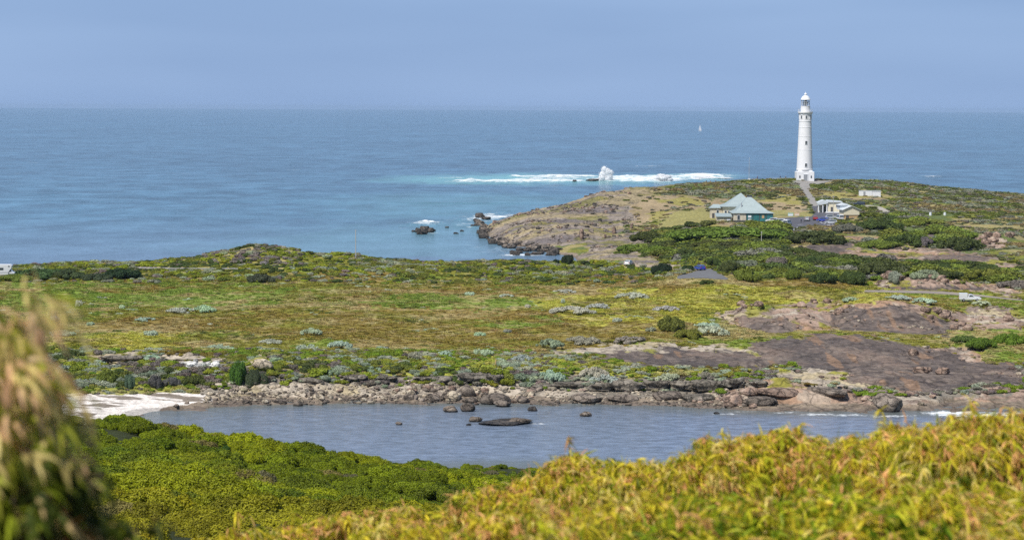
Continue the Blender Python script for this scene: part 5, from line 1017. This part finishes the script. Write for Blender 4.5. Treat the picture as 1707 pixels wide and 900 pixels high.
X, Y = cone_pts(11500, 394, 446); heath('bank_heath', X, Y, 0, .55, 1.25, T_MID, .75, 'yellow green and silver shrubs along the lagoon bank', tintf=tint_bank, keep=lambda X, Y, z, m: (z > 1.45) | (m['px'] < 335))
def tint_scrub(X, Y, col, s, px, py):
    n = len(X); a = fbm(X, Y, 6, 3, 541); b_ = fbm(X, Y, 4, 3, 551); c_ = np.tile(c3(.125, .140, .024), (n, 1)); c_ = np.where((a > .52)[:, None], c3(.175, .20, .022), c_); c_ = np.where((a < .42)[:, None], c3(.07, .09, .025), c_); c_ = np.where((b_ > .63)[:, None], c3(.21, .24, .17), c_); c_ = np.where((b_ < .33)[:, None], c3(.14, .12, .10), c_); return c_, s
X, Y = cone_pts(7000, 400, 446); heath('bank_scrub', X, Y, 0, .9, 1.9, T_MID, .85, 'dense olive scrub over the bank behind the beach', tintf=tint_scrub, keep=lambda X, Y, z, m: (z > 1.9) & (inpoly(m['px'], m['py'], [(-200, 560), (100, 575), (330, 616), (480, 604), (700, 612), (900, 625), (880, 648), (640, 646), (480, 648), (360, 652), (120, 656), (-200, 660)])) & (rs.rand(len(X)) < .75))
X, Y = cone_pts(16000, 585, 690); heath('ridge_heath', X, Y, 0, .7, 1.6, T_MID, .8, 'mixed low shrubs over the ridge', tintf=tint_ridge, keep=lambda X, Y, z, m: (z > 3) & ((Y > 612) | (rs.rand(len(X)) < .35)))
X, Y = cone_pts(56000, 680, 1125); heath('headland_heath', X, Y, 0, .8, 1.9, T_LOW, .6, 'wind cropped heath over the headland', tintf=tint_head, keep=lambda X, Y, z, m: (z > 3) & (m['px'] > 1000) & ((fbm(X, Y, 20, 3, 491) > .40) | (m['py'] < 330)))
X, Y = cone_pts(2600, 680, 1125); heath('slope_heath', X, Y, 0, .8, 1.8, T_LOW, .5, 'sparse heath on the cape rock', tintf=tint_head, keep=lambda X, Y, z, m: (z > 5) & (m['px'] <= 1080))
# -- individual shrubs
OBM = {}
def shrub(x, y, z, sx_, sy_, sz_, templ, i, tint, name, label, cat='shrub', group=None):
    k = (templ[i].name, 'o')
    if k not in OBM: me = templ[i].copy(); me.materials.clear(); me.materials.append(MAT_O); OBM[k] = me
    o = link(name, OBM[k], None, None, (x, y, z), rr.uniform(0, 6.28)); o.scale = (sx_, sy_, sz_); o.color = (*[float(min(.8, max(.01, c))) for c in tint], 1); return tag(o, label, cat, group)
T_SIL = [leafy('silver_mat_%d' % i, 130+i, 1900, .050, 30, .34, 1, .84, (.07, .19), sub=I1) for i in range(6)]
def shrub_px(px, py, w, h, tint, label, templ=T_FLAT, name='dune_shrub', group=None, y0=380, jit=.12, hk=1.0):
    if h/w > .42 and templ is T_FLAT: templ = T_BIG
    x, y, z = hit(px, py, y0, 1150); k = y/FPX; t = [c*rr.uniform(1-jit, 1+jit) for c in tint]; hz_ = .42 if templ is T_FLAT else .36 if templ is T_SIL else .62
    return shrub(x, y+w*k*.30, z-.15, w*k/2*1.08, w*k/2*rr.uniform(.7, 1.0), h*k/hz_*hk*(.8 if y > 560 else 1.0), templ, rr.randrange(len(templ)), t, name, label, 'shrub', group)
DG = (.068, .088, .024); GG = (.132, .160, .026); GR = (.17, .15, .13); SG = (.27, .30, .21); TL = (.40, .45, .34); DK = (.030, .048, .020)
for px, py, w, h, t, lab in (
  (949, 440, 30, 19, DK, 'dark round shrub alone on the ridge below the cape'), (927, 440, 16, 9, DK, 'small dark shrub left of the round ridge shrub'), (975, 441, 26, 8, DK, 'low dark shrub right of the round ridge shrub'),
  (1105, 457, 46, 21, DK, 'dark shrub at the left end of the access road'), (1150, 452, 34, 12, DK, 'dark low shrub between access road and white car'), (1210, 440, 40, 20, DG, 'dark green shrub above the blue car'),
  (1222, 402, 190, 26, GG, 'long green thicket in front of the cottage'), (1290, 400, 70, 24, DG, 'dark shrub at the right end of the cottage thicket'), (1130, 398, 60, 18, GG, 'green shrub left below the cottage lawn'), (1080, 402, 60, 20, DG, 'dark shrub at the left of the headland thickets'),
  (1366, 408, 100, 28, DG, 'big dome of dark shrub in front of the car park'), (1414, 388, 50, 19, GR, 'grey brown shrub right of the car park'), (1470, 385, 96, 24, DG, 'dark spreading shrub below the tan shed'), (1472, 415, 84, 17, GG, 'flat green shrub left on the pale rock terrace'),
  (1520, 412, 84, 25, DG, 'dark shrub in the middle of the rock terrace'), (1604, 417, 92, 26, DG, 'dark shrub at the right of the rock terrace'), (1545, 412, 40, 20, GR, 'grey bare shrub between two dark terrace shrubs'), (1100, 425, 60, 18, GG, 'green shrub above the dirt road'), (1050, 420, 44, 14, GG, 'green shrub leftmost above the dirt road'),
  (1150, 428, 60, 18, DG, 'dark shrub in the middle above the dirt road'), (1185, 415, 60, 16, DG, 'dark shrub under the left part of the long thicket'), (1235, 425, 70, 20, GG, 'green shrub beside the short pole'), (1190, 446, 30, 20, DG, 'dark shrub just right of the blue car'),
  (1220, 457, 50, 24, DG, 'dark domed shrub at the bend of the access road'), (1248, 470, 66, 26, GG, 'bright domed shrub at the end of the access road'), (1300, 448, 48, 24, GR, 'grey rounded shrub in the middle of the thicket'), (1285, 440, 60, 18, GG, 'green shrub behind the grey rounded shrub'),
  (1325, 466, 44, 22, GG, 'green shrub right of the bright domed one'), (1372, 473, 66, 22, DG, 'dark low shrub at the front centre of the thicket'), (1425, 475, 64, 28, DG, 'round dark shrub at the front of the thicket'), (1350, 447, 80, 22, DG, 'dark shrub behind the front centre'), (1400, 445, 80, 18, GG, 'olive shrub on top of the thicket centre'),
  (1478, 462, 96, 34, DG, 'large dark shrub at the right centre of the thicket'), (1495, 472, 46, 22, SG, 'pale grey green shrub at the front right of the thicket'), (1545, 466, 60, 20, SG, 'pale shrub beside the rocky mound'), (1560, 450, 80, 18, DG, 'dark shrub above the rocky mound'),
  (1612, 463, 56, 20, GG, 'yellow green shrub above the white utility'), (1655, 470, 90, 26, GG, 'large yellow green shrub at the right edge'), (1700, 482, 70, 18, GR, 'grey green shrub at the right edge above the road'), (1640, 450, 60, 12, DG, 'dark shrub on the skyline of the right thicket'), (1335, 425, 60, 14, DG, 'dark shrub behind the thicket at the pale rock'), (1055, 452, 20, 6, GG, 'tiny green shrub under the white car'), (1180, 474, 30, 10, DG, 'small shrub in front of the access road'),
  (110, 466, 60, 20, (.05, .08, .03), 'dark thicket shrub in the middle below the left ridge'), (160, 469, 54, 17, (.06, .09, .035), 'dark thicket shrub joining the dark rounded bush at left'), (200, 467, 64, 24, DK, 'dark rounded bush at the right end of the left thicket'), (60, 466, 110, 20, (.05, .085, .028), 'dark thicket below the motorhome'), (432, 471, 60, 18, (.06, .065, .035), 'low dark bush alone at the foot of the ridge'), (20, 470, 60, 16, GG, 'green shrub at the left edge below the motorhome'),
  (395, 645, 52, 40, (.07, .13, .02), 'bright green bush right of the white stones'), (425, 645, 40, 26, (.06, .085, .04), 'dark shrub beside the bright green bush'), (255, 648, 40, 22, (.12, .105, .10), 'grey twiggy bush above the beach'), (285, 648, 36, 18, (.13, .115, .11), 'second grey twiggy bush above the beach'), (215, 648, 26, 24, (.11, .15, .10), 'blue green bush above the beach'), (180, 640, 60, 22, GG, 'green shrub left above the beach'), (320, 645, 50, 18, (.09, .11, .03), 'olive shrub above the stony shore'),
  (1120, 552, 70, 24, (.15, .16, .03), 'olive thicket at the left of the granite dome'), (1150, 565, 60, 16, (.15, .155, .03), 'olive thicket lower left of the granite dome'), (185, 440, 40, 6, GR, 'grey low shrub on the ridge line'), (1640, 585, 70, 18, (.10, .165, .02), 'bright green mat of shrub at the right edge'), (1690, 575, 60, 20, (.11, .17, .02), 'second bright green mat at the right edge'), (1610, 572, 50, 12, (.09, .13, .03), 'green shrub behind the right mats')):
    shrub_px(px, py, w, h, t, lab, y0=380 if py > 475 else 560)
for px, py, w, h, lab in ((129, 512, 26, 11, 'single silver bush at the far left of the plain'), (203, 515, 18, 7, 'small round silver bush near the far left'), (300, 523, 60, 10, 'left part of the long silver bush on the left plain'), (335, 522, 50, 13, 'right part of the long silver bush on the left plain'), (88, 537, 26, 10, 'silver bush next to the left tree'), (150, 543, 24, 6, 'low silver bush in the dry grass at left'), (240, 536, 40, 7, 'thin low silver bush on dry grass'), (100, 560, 50, 10, 'pale silver mat left below'), (250, 560, 28, 9, 'silver bush between green mats'), (362, 583, 46, 9, 'silver bush above the white stones'),
   (517, 560, 40, 13, 'silver bush on the brown plain, upper one of a pair'), (565, 582, 46, 14, 'silver bush on the brown plain, lower one of a pair'), (510, 583, 40, 10, 'low silver bush left of the pair'), (450, 574, 40, 9, 'pale silver bush left of centre'), (785, 492, 22, 6, 'silver bush far in the centre'), (845, 496, 30, 6, 'flat silver bush centre right'), (940, 488, 56, 7, 'long flat silver bush before the ridge'), (880, 513, 16, 6, 'tiny silver bush left of the biggest silver patch'), (955, 526, 80, 14, 'biggest silver patch on the plain'), (1000, 515, 50, 9, 'silver bush behind the biggest patch'), (938, 506, 12, 8, 'tiny upright silver bush above the biggest patch'),
   (1055, 500, 60, 12, 'bright pale green mat bush right of centre'), (1113, 520, 50, 10, 'silver bush left of the granite dome'), (1030, 537, 20, 7, 'small silver bush in brown grass'), (1085, 553, 26, 8, 'silver bush next to the olive thicket'), (800, 561, 24, 7, 'silver bush on brown grass in the centre'), (845, 555, 24, 6, 'pale grey bush on brown grass'), (915, 582, 70, 16, 'silver thicket left of the pale rock'), (970, 576, 70, 15, 'silver thicket above the pale rock, middle part'), (1050, 574, 70, 12, 'silver thicket above the pale rock, right part'), (805, 594, 40, 14, 'silver bush above the lagoon bank centre'), (740, 595, 34, 10, 'silver bush above the bank left of centre'), (690, 600, 46, 13, 'grey silver bush on the bank heath'), (870, 604, 40, 12, 'silver bush right of the wooden post'),
   (915, 640, 60, 22, 'silver shrub hanging over the bank'), (990, 632, 50, 20, 'silver shrub on the bank, second from the overhang'), (1010, 645, 60, 18, 'silver shrub at the left end of the overhang'), (1115, 638, 60, 14, 'silver shrub on top of the overhang'), (1185, 560, 70, 16, 'silver green mat at the foot of the dome'), (1180, 548, 50, 10, 'silver mat left of the dome'), (620, 625, 50, 14, 'grey silver shrub over the stony shore'), (560, 628, 40, 14, 'grey shrub over the stony shore at left'), (250, 603, 50, 12, 'silver bush in the gully above the beach'), (1420, 503, 40, 8, 'silver mat behind the dome'), (1540, 507, 60, 10, 'silver mat in front of the white utility'), (1640, 510, 50, 8, 'silver mat right of the white utility'), (1500, 500, 50, 8, 'silver mat along the coast road')):
    shrub_px(px, py, w, h, TL if 'thicket' not in lab and 'grey' not in lab else SG, lab, T_MID if w < 30 else T_SIL, 'silver_bush', 'silver bushes on the plain', 380 if py > 470 else 420)
# filler shrubs making the headland thickets continuous
THK = [[(1000, 430), (1040, 408), (1090, 392), (1150, 378), (1200, 382), (1310, 380), (1300, 405), (1330, 408), (1280, 425), (1340, 425), (1420, 432), (1520, 432), (1600, 440), (1707, 450), (1707, 485), (1600, 468), (1540, 468), (1440, 474), (1300, 472), (1220, 462), (1180, 440), (1090, 436)], [(1420, 365), (1520, 362), (1560, 380), (1480, 386)], [(1440, 400), (1560, 390), (1650, 400), (1640, 416), (1450, 414)]]
X, Y = cone_pts(26000, 585, 900)
def thick_keep(X, Y, z, m):
    a, b_ = m['px'], m['py']; return np.logical_or.reduce([inpoly(a, b_+4, p) for p in THK]) & (rs.rand(len(X)) < .42)
def tint_thick(X, Y, col, s, px, py):
    n = len(X); a = fbm(X, Y, 9, 3, 501); b_ = fbm(X, Y, 12, 2, 511); c_ = np.tile(c3(.070, .090, .024), (n, 1)); c_ = np.where((a > .50)[:, None], c3(.130, .158, .026), c_); c_ = np.where((b_ > .70)[:, None], c3(.16, .16, .12), c_); return c_, s*(.7+.8*a)
heath('headland_thicket', X, Y, 0, 1.8, 4.2, T_MID, .62, 'continuous dark green thicket on the headland', tintf=tint_thick, keep=thick_keep)
def rubble(name, X, Y, keep, smin, smax, mats, label):
    z, m = ground_all(X, Y); ok = keep(X, Y, z, m) & ~m['road']; X, Y, z = X[ok], Y[ok], z[ok]; n = len(X); s = smin+(smax-smin)*rs.rand(n)**2.2
    t = []
    for i, mt_ in enumerate(mats): q_ = RM['craggy' if i % 2 else 'slab'][i % 6].copy(); q_.materials.append(MR[mt_]); t.append(q_)
    return scatter(name, np.stack([X, Y, z+s*.1], 1), np.stack([s, s*rs.uniform(.6, 1, n), s*rs.uniform(.35, .6, n)], 1), rs.rand(n)*6.28, np.ones((n, 3))*.3, t, label)
X, Y = cone_pts(30000, 398, 640); rubble('granite_rubble', X, Y, lambda X, Y, z, m: (m['pink'] | (m['pale'] & (rs.rand(len(X)) < .3))) & ~m['beach'] & (z > .3) & (fbm(X, Y, 7, 3, 521) > .48) & (rs.rand(len(X)) < .5), .12, .8, ['pink', 'grey', 'pink', 'pale'], 'loose broken granite over the rock terraces')
X, Y = cone_pts(26000, 800, 1020); rubble('cape_rubble', X, Y, lambda X, Y, z, m: m['rock'] & (m['px'] < 1120) & (z > .3) & (fbm(X, Y, 12, 4, 531) > .53), .25, 1.3, ['grey', 'lime', 'grey', 'pink', 'dark'], 'broken rock over the slope of the cape')
X, Y = cone_pts(16000, 398, 424); rubble('shore_rubble', X, Y, lambda X, Y, z, m: (z > -.1) & (z < 2.6) & (m['px'] > 335) & (m['px'] < 1300) & (rs.rand(len(X)) < .8), .1, .5, ['pale', 'grey', 'pale', 'grey', 'lime'], 'small stones filling the shore')
# ---------------------------------------------------------------- near hillside thicket
Xn, Yn = cone_pts(3900, 62, 322, .265)
keep = (Xn/Yn*FPX+CX < 1240); Xn, Yn = Xn[keep], Yn[keep]; zn, mn = ground_all(Xn, Yn); ok = (zn > .9); Xn, Yn, zn = Xn[ok], Yn[ok], zn[ok]; pxn, pyn = mn['px'][ok], mn['py'][ok]
an = fbm(Xn, Yn, 14, 3, 601); bn = fbm(Xn, Yn, 6, 3, 611); kn = rs.rand(len(Xn))
near_c = ss(Yn, 170, 85)[:, None]
cn = np.tile(c3(.140, .175, .006), (len(Xn), 1))*(1-near_c) + c3(.215, .200, .012)*near_c
cn = np.where((an > .56)[:, None], cn*c3(1.45, 1.30, 1.0), cn); cn = np.where((bn < .38)[:, None], cn*c3(.62, .70, .8), cn); cn = np.where((kn < .012)[:, None], c3(.13, .12, .06), cn); cn = np.where((kn > .95)[:, None], c3(.20, .17, .05), cn)
cn *= rs.uniform(.70, 1.25, (len(Xn), 1)); sn = (.9+1.3*rs.rand(len(Xn))**1.5)*(.75+.5*an)*(.85+.35*ss(Yn, 60, 160))
low = inpoly(pxn, pyn+6, [(705, 770), (930, 770), (960, 830), (880, 815), (740, 800)]); sn = np.where(low, sn*.55, sn)
vis = (pyn-14 < 905) & (pxn > -10) & (pxn < 960); order = np.argsort(-(sn/Yn)*vis); first = order[:300]; rest = order[300:]
words = lambda px, py, c, s: ('large ' if s > 1.6 else 'small ' if s < 1.15 else '') + ('olive' if c[0] > c[1]*.98 else 'bright green' if c[1] > .2 else 'deep green') + ' shrub, ' + ('lowest' if py > 885 else 'low' if py > 860 else 'half way' if py > 835 else 'high' if py > 805 else 'highest') + ' on the near slope ' + ('behind the blurred tree' if px < 130 else 'beside the blurred tree' if px < 240 else 'above the leftmost foreground bush' if px < 390 else 'above the second foreground bush' if px < 530 else 'above the third foreground bush' if px < 660 else 'above the fourth foreground bush')
for i in first:
    s_ = sn[i]; shrub(Xn[i], Yn[i], zn[i]-.25, s_, s_*rr.uniform(.8, 1.1), s_*rr.uniform(.8, 1.15)*1.1, T_BIG, rr.randrange(6), cn[i], 'hillside_shrub', words(pxn[i], pyn[i], cn[i], s_), 'shrub', 'shrubs on the near slope')
scatter('hillside_thicket', np.stack([Xn, Yn, zn-.25], 1)[rest], np.stack([sn, sn, sn*1.05*rs.uniform(.8, 1.2, len(sn))], 1)[rest], rs.rand(len(rest))*6.28, cn[rest], [t.copy() for t in T_BIG], 'dense green thicket covering the near hillside')
for px, py, w, h, lab in ((182, 702, 34, 16, 'dark rounded shrub on the slope crest in front of the beach'), (372, 726, 30, 12, 'shrub on the slope crest against the lagoon'), (465, 742, 18, 10, 'small dark upright shrub on the slope crest'), (680, 775, 60, 14, 'green shrub at the lower end of the slope crest')):
    tx, _ = rays(px, py); Y_ = 250.; X_ = float(tx)*Y_; z_ = gz(X_, Y_); k = Y_/FPX; shrub(X_, Y_, z_-.2, w*k/2, w*k/2, h*k/.62, T_BIG, 1, (.05, .10, .015), 'hillside_shrub', lab)
# ---------------------------------------------------------------- foreground willow-leaved bushes
def leaf_sprays(name, tips, dirs, per, L, wd, seed, palette, droop=1.0, lean=(.25, 0, 0), mat=None, parent=None, spread=.5):
    """tips: where each spray starts; leaves fan out and hang from it"""
    rs_ = np.random.RandomState(seed); n = len(tips)*per; base = np.repeat(tips, per, 0); d0 = np.repeat(dirs, per, 0); t = np.tile(np.linspace(0, 1, per), len(tips))[:, None]
    stem = base + d0*t*L*1.7 - np.array([0, 0, 1])*t**2*L*1.1*droop
    d = d0*.30 + rs_.randn(n, 3)*spread*.62 + np.array(lean) + np.array([0, 0, -.42]); d /= np.linalg.norm(d, axis=1)[:, None]; g = np.array([0, 0, -1.0])
    ln = L*rs_.uniform(.55, 1.25, (n, 1)); side = np.cross(d, rs_.randn(n, 3)); side /= np.linalg.norm(side, axis=1)[:, None]; w0 = wd*rs_.uniform(.7, 1.3, (n, 1))
    P = []; cur = stem + rs_.randn(n, 3)*L*.06; dd = d.copy()
    for k, wf in enumerate((.35, 1.0, .9, .5, .03)):
        P += [cur-side*w0*wf, cur+side*w0*wf]; dd = dd + g*.34*droop*rs_.uniform(.6, 1.4, (n, 1)); dd /= np.linalg.norm(dd, axis=1)[:, None]; cur = cur + dd*ln*.25
    V = np.stack(P, 1).reshape(-1, 3); k = np.arange(n)[:, None]*10; F = [k+np.array([[2*j, 2*j+1, 2*j+3, 2*j+2]]) for j in range(4)]
    sp_ = rs_.choice(len(palette), len(tips), p=[q[1] for q in palette]); c = np.array([q[0] for q in palette])[np.repeat(sp_, per)]; mixm = rs_.rand(n) < .35; c2 = np.array([q[0] for q in palette])[rs_.choice(len(palette), n, p=[q[1] for q in palette])]; c = np.where(mixm[:, None], c2, c)*rs_.uniform(.75, 1.3, (n, 1))
    return link(name, mesh_arrays(name, V, F, {'Col': np.repeat(np.clip(c, .01, .85), 10, 0), 'v': np.repeat(rs_.rand(n), 10)}), mat, parent)
MAT_W = leaf_material('willow_leaves', 'fix', trans=.35, rough=.45, var=.25); BARK = plain('grey_brown_bark', (.16, .12, .09), .9, var=.3, scale=12)
PAL = [(c3(.58, .47, .03), .26), (c3(.30, .33, .014), .30), (c3(.70, .52, .15), .12), (c3(.70, .36, .14), .10), (c3(.10, .14, .008), .22)]
PALT = [(c3(.66, .54, .040), .32), (c3(.74, .58, .17), .16), (c3(.78, .40, .16), .20), (c3(.40, .41, .02), .22), (c3(.16, .20, .01), .10)]
PALG = [(c3(.27, .35, .014), .36), (c3(.50, .48, .03), .28), (c3(.10, .17, .008), .24), (c3(.66, .48, .09), .12)]
def bush(px, top, wpx, Y_, label, seed, green=False, n=300, L=.10, group='foreground willow-leaved bushes'):
    rs_ = np.random.RandomState(seed); tx, tz = rays(px, top); X_ = float(tx)*Y_; ztop = H+Y_*float(tz); z0 = float(ground_z(X_, Y_)[0]); k = Y_/FPX; rx = wpx*k/2*1.14; rz = max(.42, rx*.95); zc = ztop-rz
    root = empty('willow_leaved_bush', (X_, Y_, z0), 0, label, 'bush', group)
    m_ = 3*n; d = rs_.randn(m_, 3); d /= np.linalg.norm(d, axis=1)[:, None]; d[:, 2] = np.abs(d[:, 2])*1.22-.25; d = d[(d[:, 1] < .55)][:n]; d /= np.linalg.norm(d, axis=1)[:, None]; lump = 1+.75*(n3(d*1.0+seed, .38, 700)-.5)*2
    rad = np.where(rs_.rand(len(d)) < .68, rs_.uniform(.86, .98, len(d)), rs_.uniform(.5, .9, len(d)))*np.minimum(lump, 1.04)
    P = d*np.array([rx, rx*.9, rz])*rad[:, None] + np.array([0, 0, zc-z0]); dr = d*.8+np.array([0, 0, .55])+rs_.randn(len(d), 3)*.25; dr /= np.linalg.norm(dr, axis=1)[:, None]
    q = rs_.choice(len(P), 10); hi = np.where(d[:, 2] > .75)[0]
    if len(hi) > 10: q = rs_.choice(hi, 10); P = np.concatenate([P, P[q]+np.abs(rs_.randn(10, 3))*[0, 0, .06]+rs_.randn(10, 3)*.04]); dr = np.concatenate([dr, dr[q]]); d = np.concatenate([d, d[q]])
    top_ = (d[:, 2]+rs_.randn(len(d))*.22 > (.42 if not green else .85)); wd_ = .0044*(1.3 if green else 1)
    leaf_sprays('crown', P[~top_], dr[~top_], 22, L, wd_, seed, PALG if green else PAL, 1.0 if not green else .75, mat=MAT_W, parent=root)
    if top_.any(): leaf_sprays('tip_growth', P[top_], dr[top_], 22, L*.95, wd_, seed+500, PALT, 1.0, mat=MAT_W, parent=root)
    b = MB()
    for i in range(9):
        j = rs_.randint(len(P)); q = Vector(P[j])*.9; mid = q*.5+Vector((rs_.randn()*.06, rs_.randn()*.06, .08)); b.tube((0, 0, -.2), mid, .028, .018, 6); b.tube(mid, q, .018, .006, 5)
    b.build('stems', BARK, root); return root
for i, (px, top, w, Y_, g_, n_, lab) in enumerate((
  (400, 893, 90, 14, 0, 70, 'low pale-tipped bush at the bottom, leftmost of the foreground row'), (490, 870, 130, 14.5, 0, 220, 'yellow bush at the bottom, second from the left of the foreground row'), (600, 855, 180, 14.5, 0, 220, 'yellow green bush at the bottom below the slope centre'), (700, 840, 180, 15, 0, 260, 'yellow bush rising where the slope meets the foreground'), (820, 826, 170, 15, 0, 280, 'golden bush left of the tall pink-tipped clump'), (905, 803, 110, 15.5, 0, 240, 'bush on the left shoulder of the tall pink-tipped clump'),
  (972, 749, 110, 15.5, 0, 260, 'tall pink-tipped clump jutting up into the lagoon'), (1050, 775, 170, 15, 0, 280, 'bush in the dip right of the tall pink-tipped clump'), (1140, 768, 170, 15, 0, 280, 'golden bush in front of the middle of the lagoon'), (1220, 733, 150, 14.5, 0, 300, 'upright golden bush left of the pair in the middle'), (1305, 727, 150, 14.5, 0, 300, 'upright golden bush right of the pair in the middle'), (1385, 762, 150, 14.5, 0, 260, 'lower bush in the gap before the high right-hand bushes'),
  (1460, 722, 170, 14, 0, 300, 'bush climbing to the high crown on the right'), (1530, 702, 170, 14, 0, 320, 'high bush with drooping tips, left crown on the right side'), (1610, 705, 170, 13.5, 0, 320, 'high bush with drooping tips, second crown on the right side'), (1700, 700, 190, 13.5, 0, 320, 'high bush at the right edge of the picture'), (1820, 695, 220, 13.5, 0, 200, 'bush beyond the right edge'),
  (900, 850, 260, 11.5, 0, 320, 'yellow front bush below the tall clump'), (700, 872, 240, 11.5, 0, 260, 'yellow front bush low in the bottom middle'), (1060, 835, 230, 11.5, 0, 320, 'front bush below the golden pair, left'), (1230, 850, 240, 11, 1, 340, 'leafy green front bush in the bottom centre right'), (1370, 828, 220, 11, 1, 340, 'leafy bright green front bush with broad leaves'), (1500, 800, 220, 11.5, 0, 340, 'front bush with long hanging yellow leaves'), (1640, 800, 240, 11, 0, 340, 'orange-tinged front bush near the right edge'), (1450, 880, 260, 9.5, 1, 300, 'broad green bush at the bottom edge right of centre'), (1150, 890, 260, 9.5, 1, 280, 'green bush at the bottom edge in the centre'), (1640, 890, 240, 9.5, 0, 260, 'orange and yellow bush in the bottom right corner'), (960, 890, 240, 10, 0, 240, 'yellow bush at the bottom edge left of centre'))):
    bush(px, top+8+(-9, 7, 0, 9, -6)[i % 5], w*1.2, Y_, lab, 800+i, bool(g_), int(n_*2.9))
# left tree, very close
def left_tree():
    Y_ = 5.2; k = Y_/FPX; rs_ = np.random.RandomState(99); tx, _ = rays(-120, 800); X_ = float(tx)*Y_; z0 = float(ground_z(X_, Y_)[0]); root = empty('willow_leaved_tree', (X_, Y_, z0), 0, 'blurred drooping tree close up at the left edge of the picture', 'tree')
    cl_ = [(-55, 560, 76, 30), (14, 535, 28, 26), (52, 520, 18, 18), (0, 600, 50, 50), (40, 640, 36, 44), (-60, 680, 110, 60), (56, 700, 32, 36), (15, 740, 56, 60), (80, 780, 32, 36), (60, 820, 60, 60), (-20, 860, 90, 60), (100, 850, 34, 36), (60, 900, 70, 50), (-80, 780, 110, 80), (150, 885, 40, 14), (200, 895, 40, 10), (110, 905, 60, 24)]
    P = []; D = []
    for cx_, cy_, rx, ry in cl_:
        for j in range(max(6, int(rx*ry/95))):
            a = rs_.rand()*6.28; r = rs_.rand()**.5; px, py = cx_+rx*r*math.cos(a), cy_+ry*r*math.sin(a); yy = Y_+rs_.uniform(-.22, .22); qx, qz = rays(px, py); P.append((float(qx)*yy-X_, yy-Y_, H+float(qz)*yy-z0)); D.append((rs_.randn()*.5+.2, rs_.randn()*.4, rs_.rand()*.7))
    P = np.array(P); D = np.array(D); D /= np.linalg.norm(D, axis=1)[:, None]; up = P[:, 2] > np.percentile(P[:, 2], 52)
    PALU = [(c3(.70, .55, .20), .34), (c3(.80, .48, .26), .24), (c3(.42, .42, .05), .26), (c3(.18, .22, .02), .16)]; PALL = [(c3(.055, .075, .008), .56), (c3(.20, .08, .03), .06), (c3(.24, .28, .02), .22), (c3(.50, .36, .16), .16)]  # dark leaf colours of the lower palette also carry the crown's inner shade
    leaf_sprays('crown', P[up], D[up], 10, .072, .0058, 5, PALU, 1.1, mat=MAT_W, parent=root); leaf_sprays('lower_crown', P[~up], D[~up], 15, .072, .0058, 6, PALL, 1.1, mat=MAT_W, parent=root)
    b = MB(); prev = Vector((0, 0, -.3)); 
    for i, q in enumerate(((.02, 0, .8), (-.02, .03, 1.6), (.05, 0, 2.2), (.12, 0, 2.6))): b.tube(prev, q, .05-.009*i, .041-.009*i, 8); prev = Vector(q)
    for j in rs_.choice(len(P), 26): b.tube((.03, 0, max(.4, P[j][2]-.35)), P[j], .009, .003, 5)
    b.build('trunk', BARK, root)
left_tree()
print('rocks', NROCK)
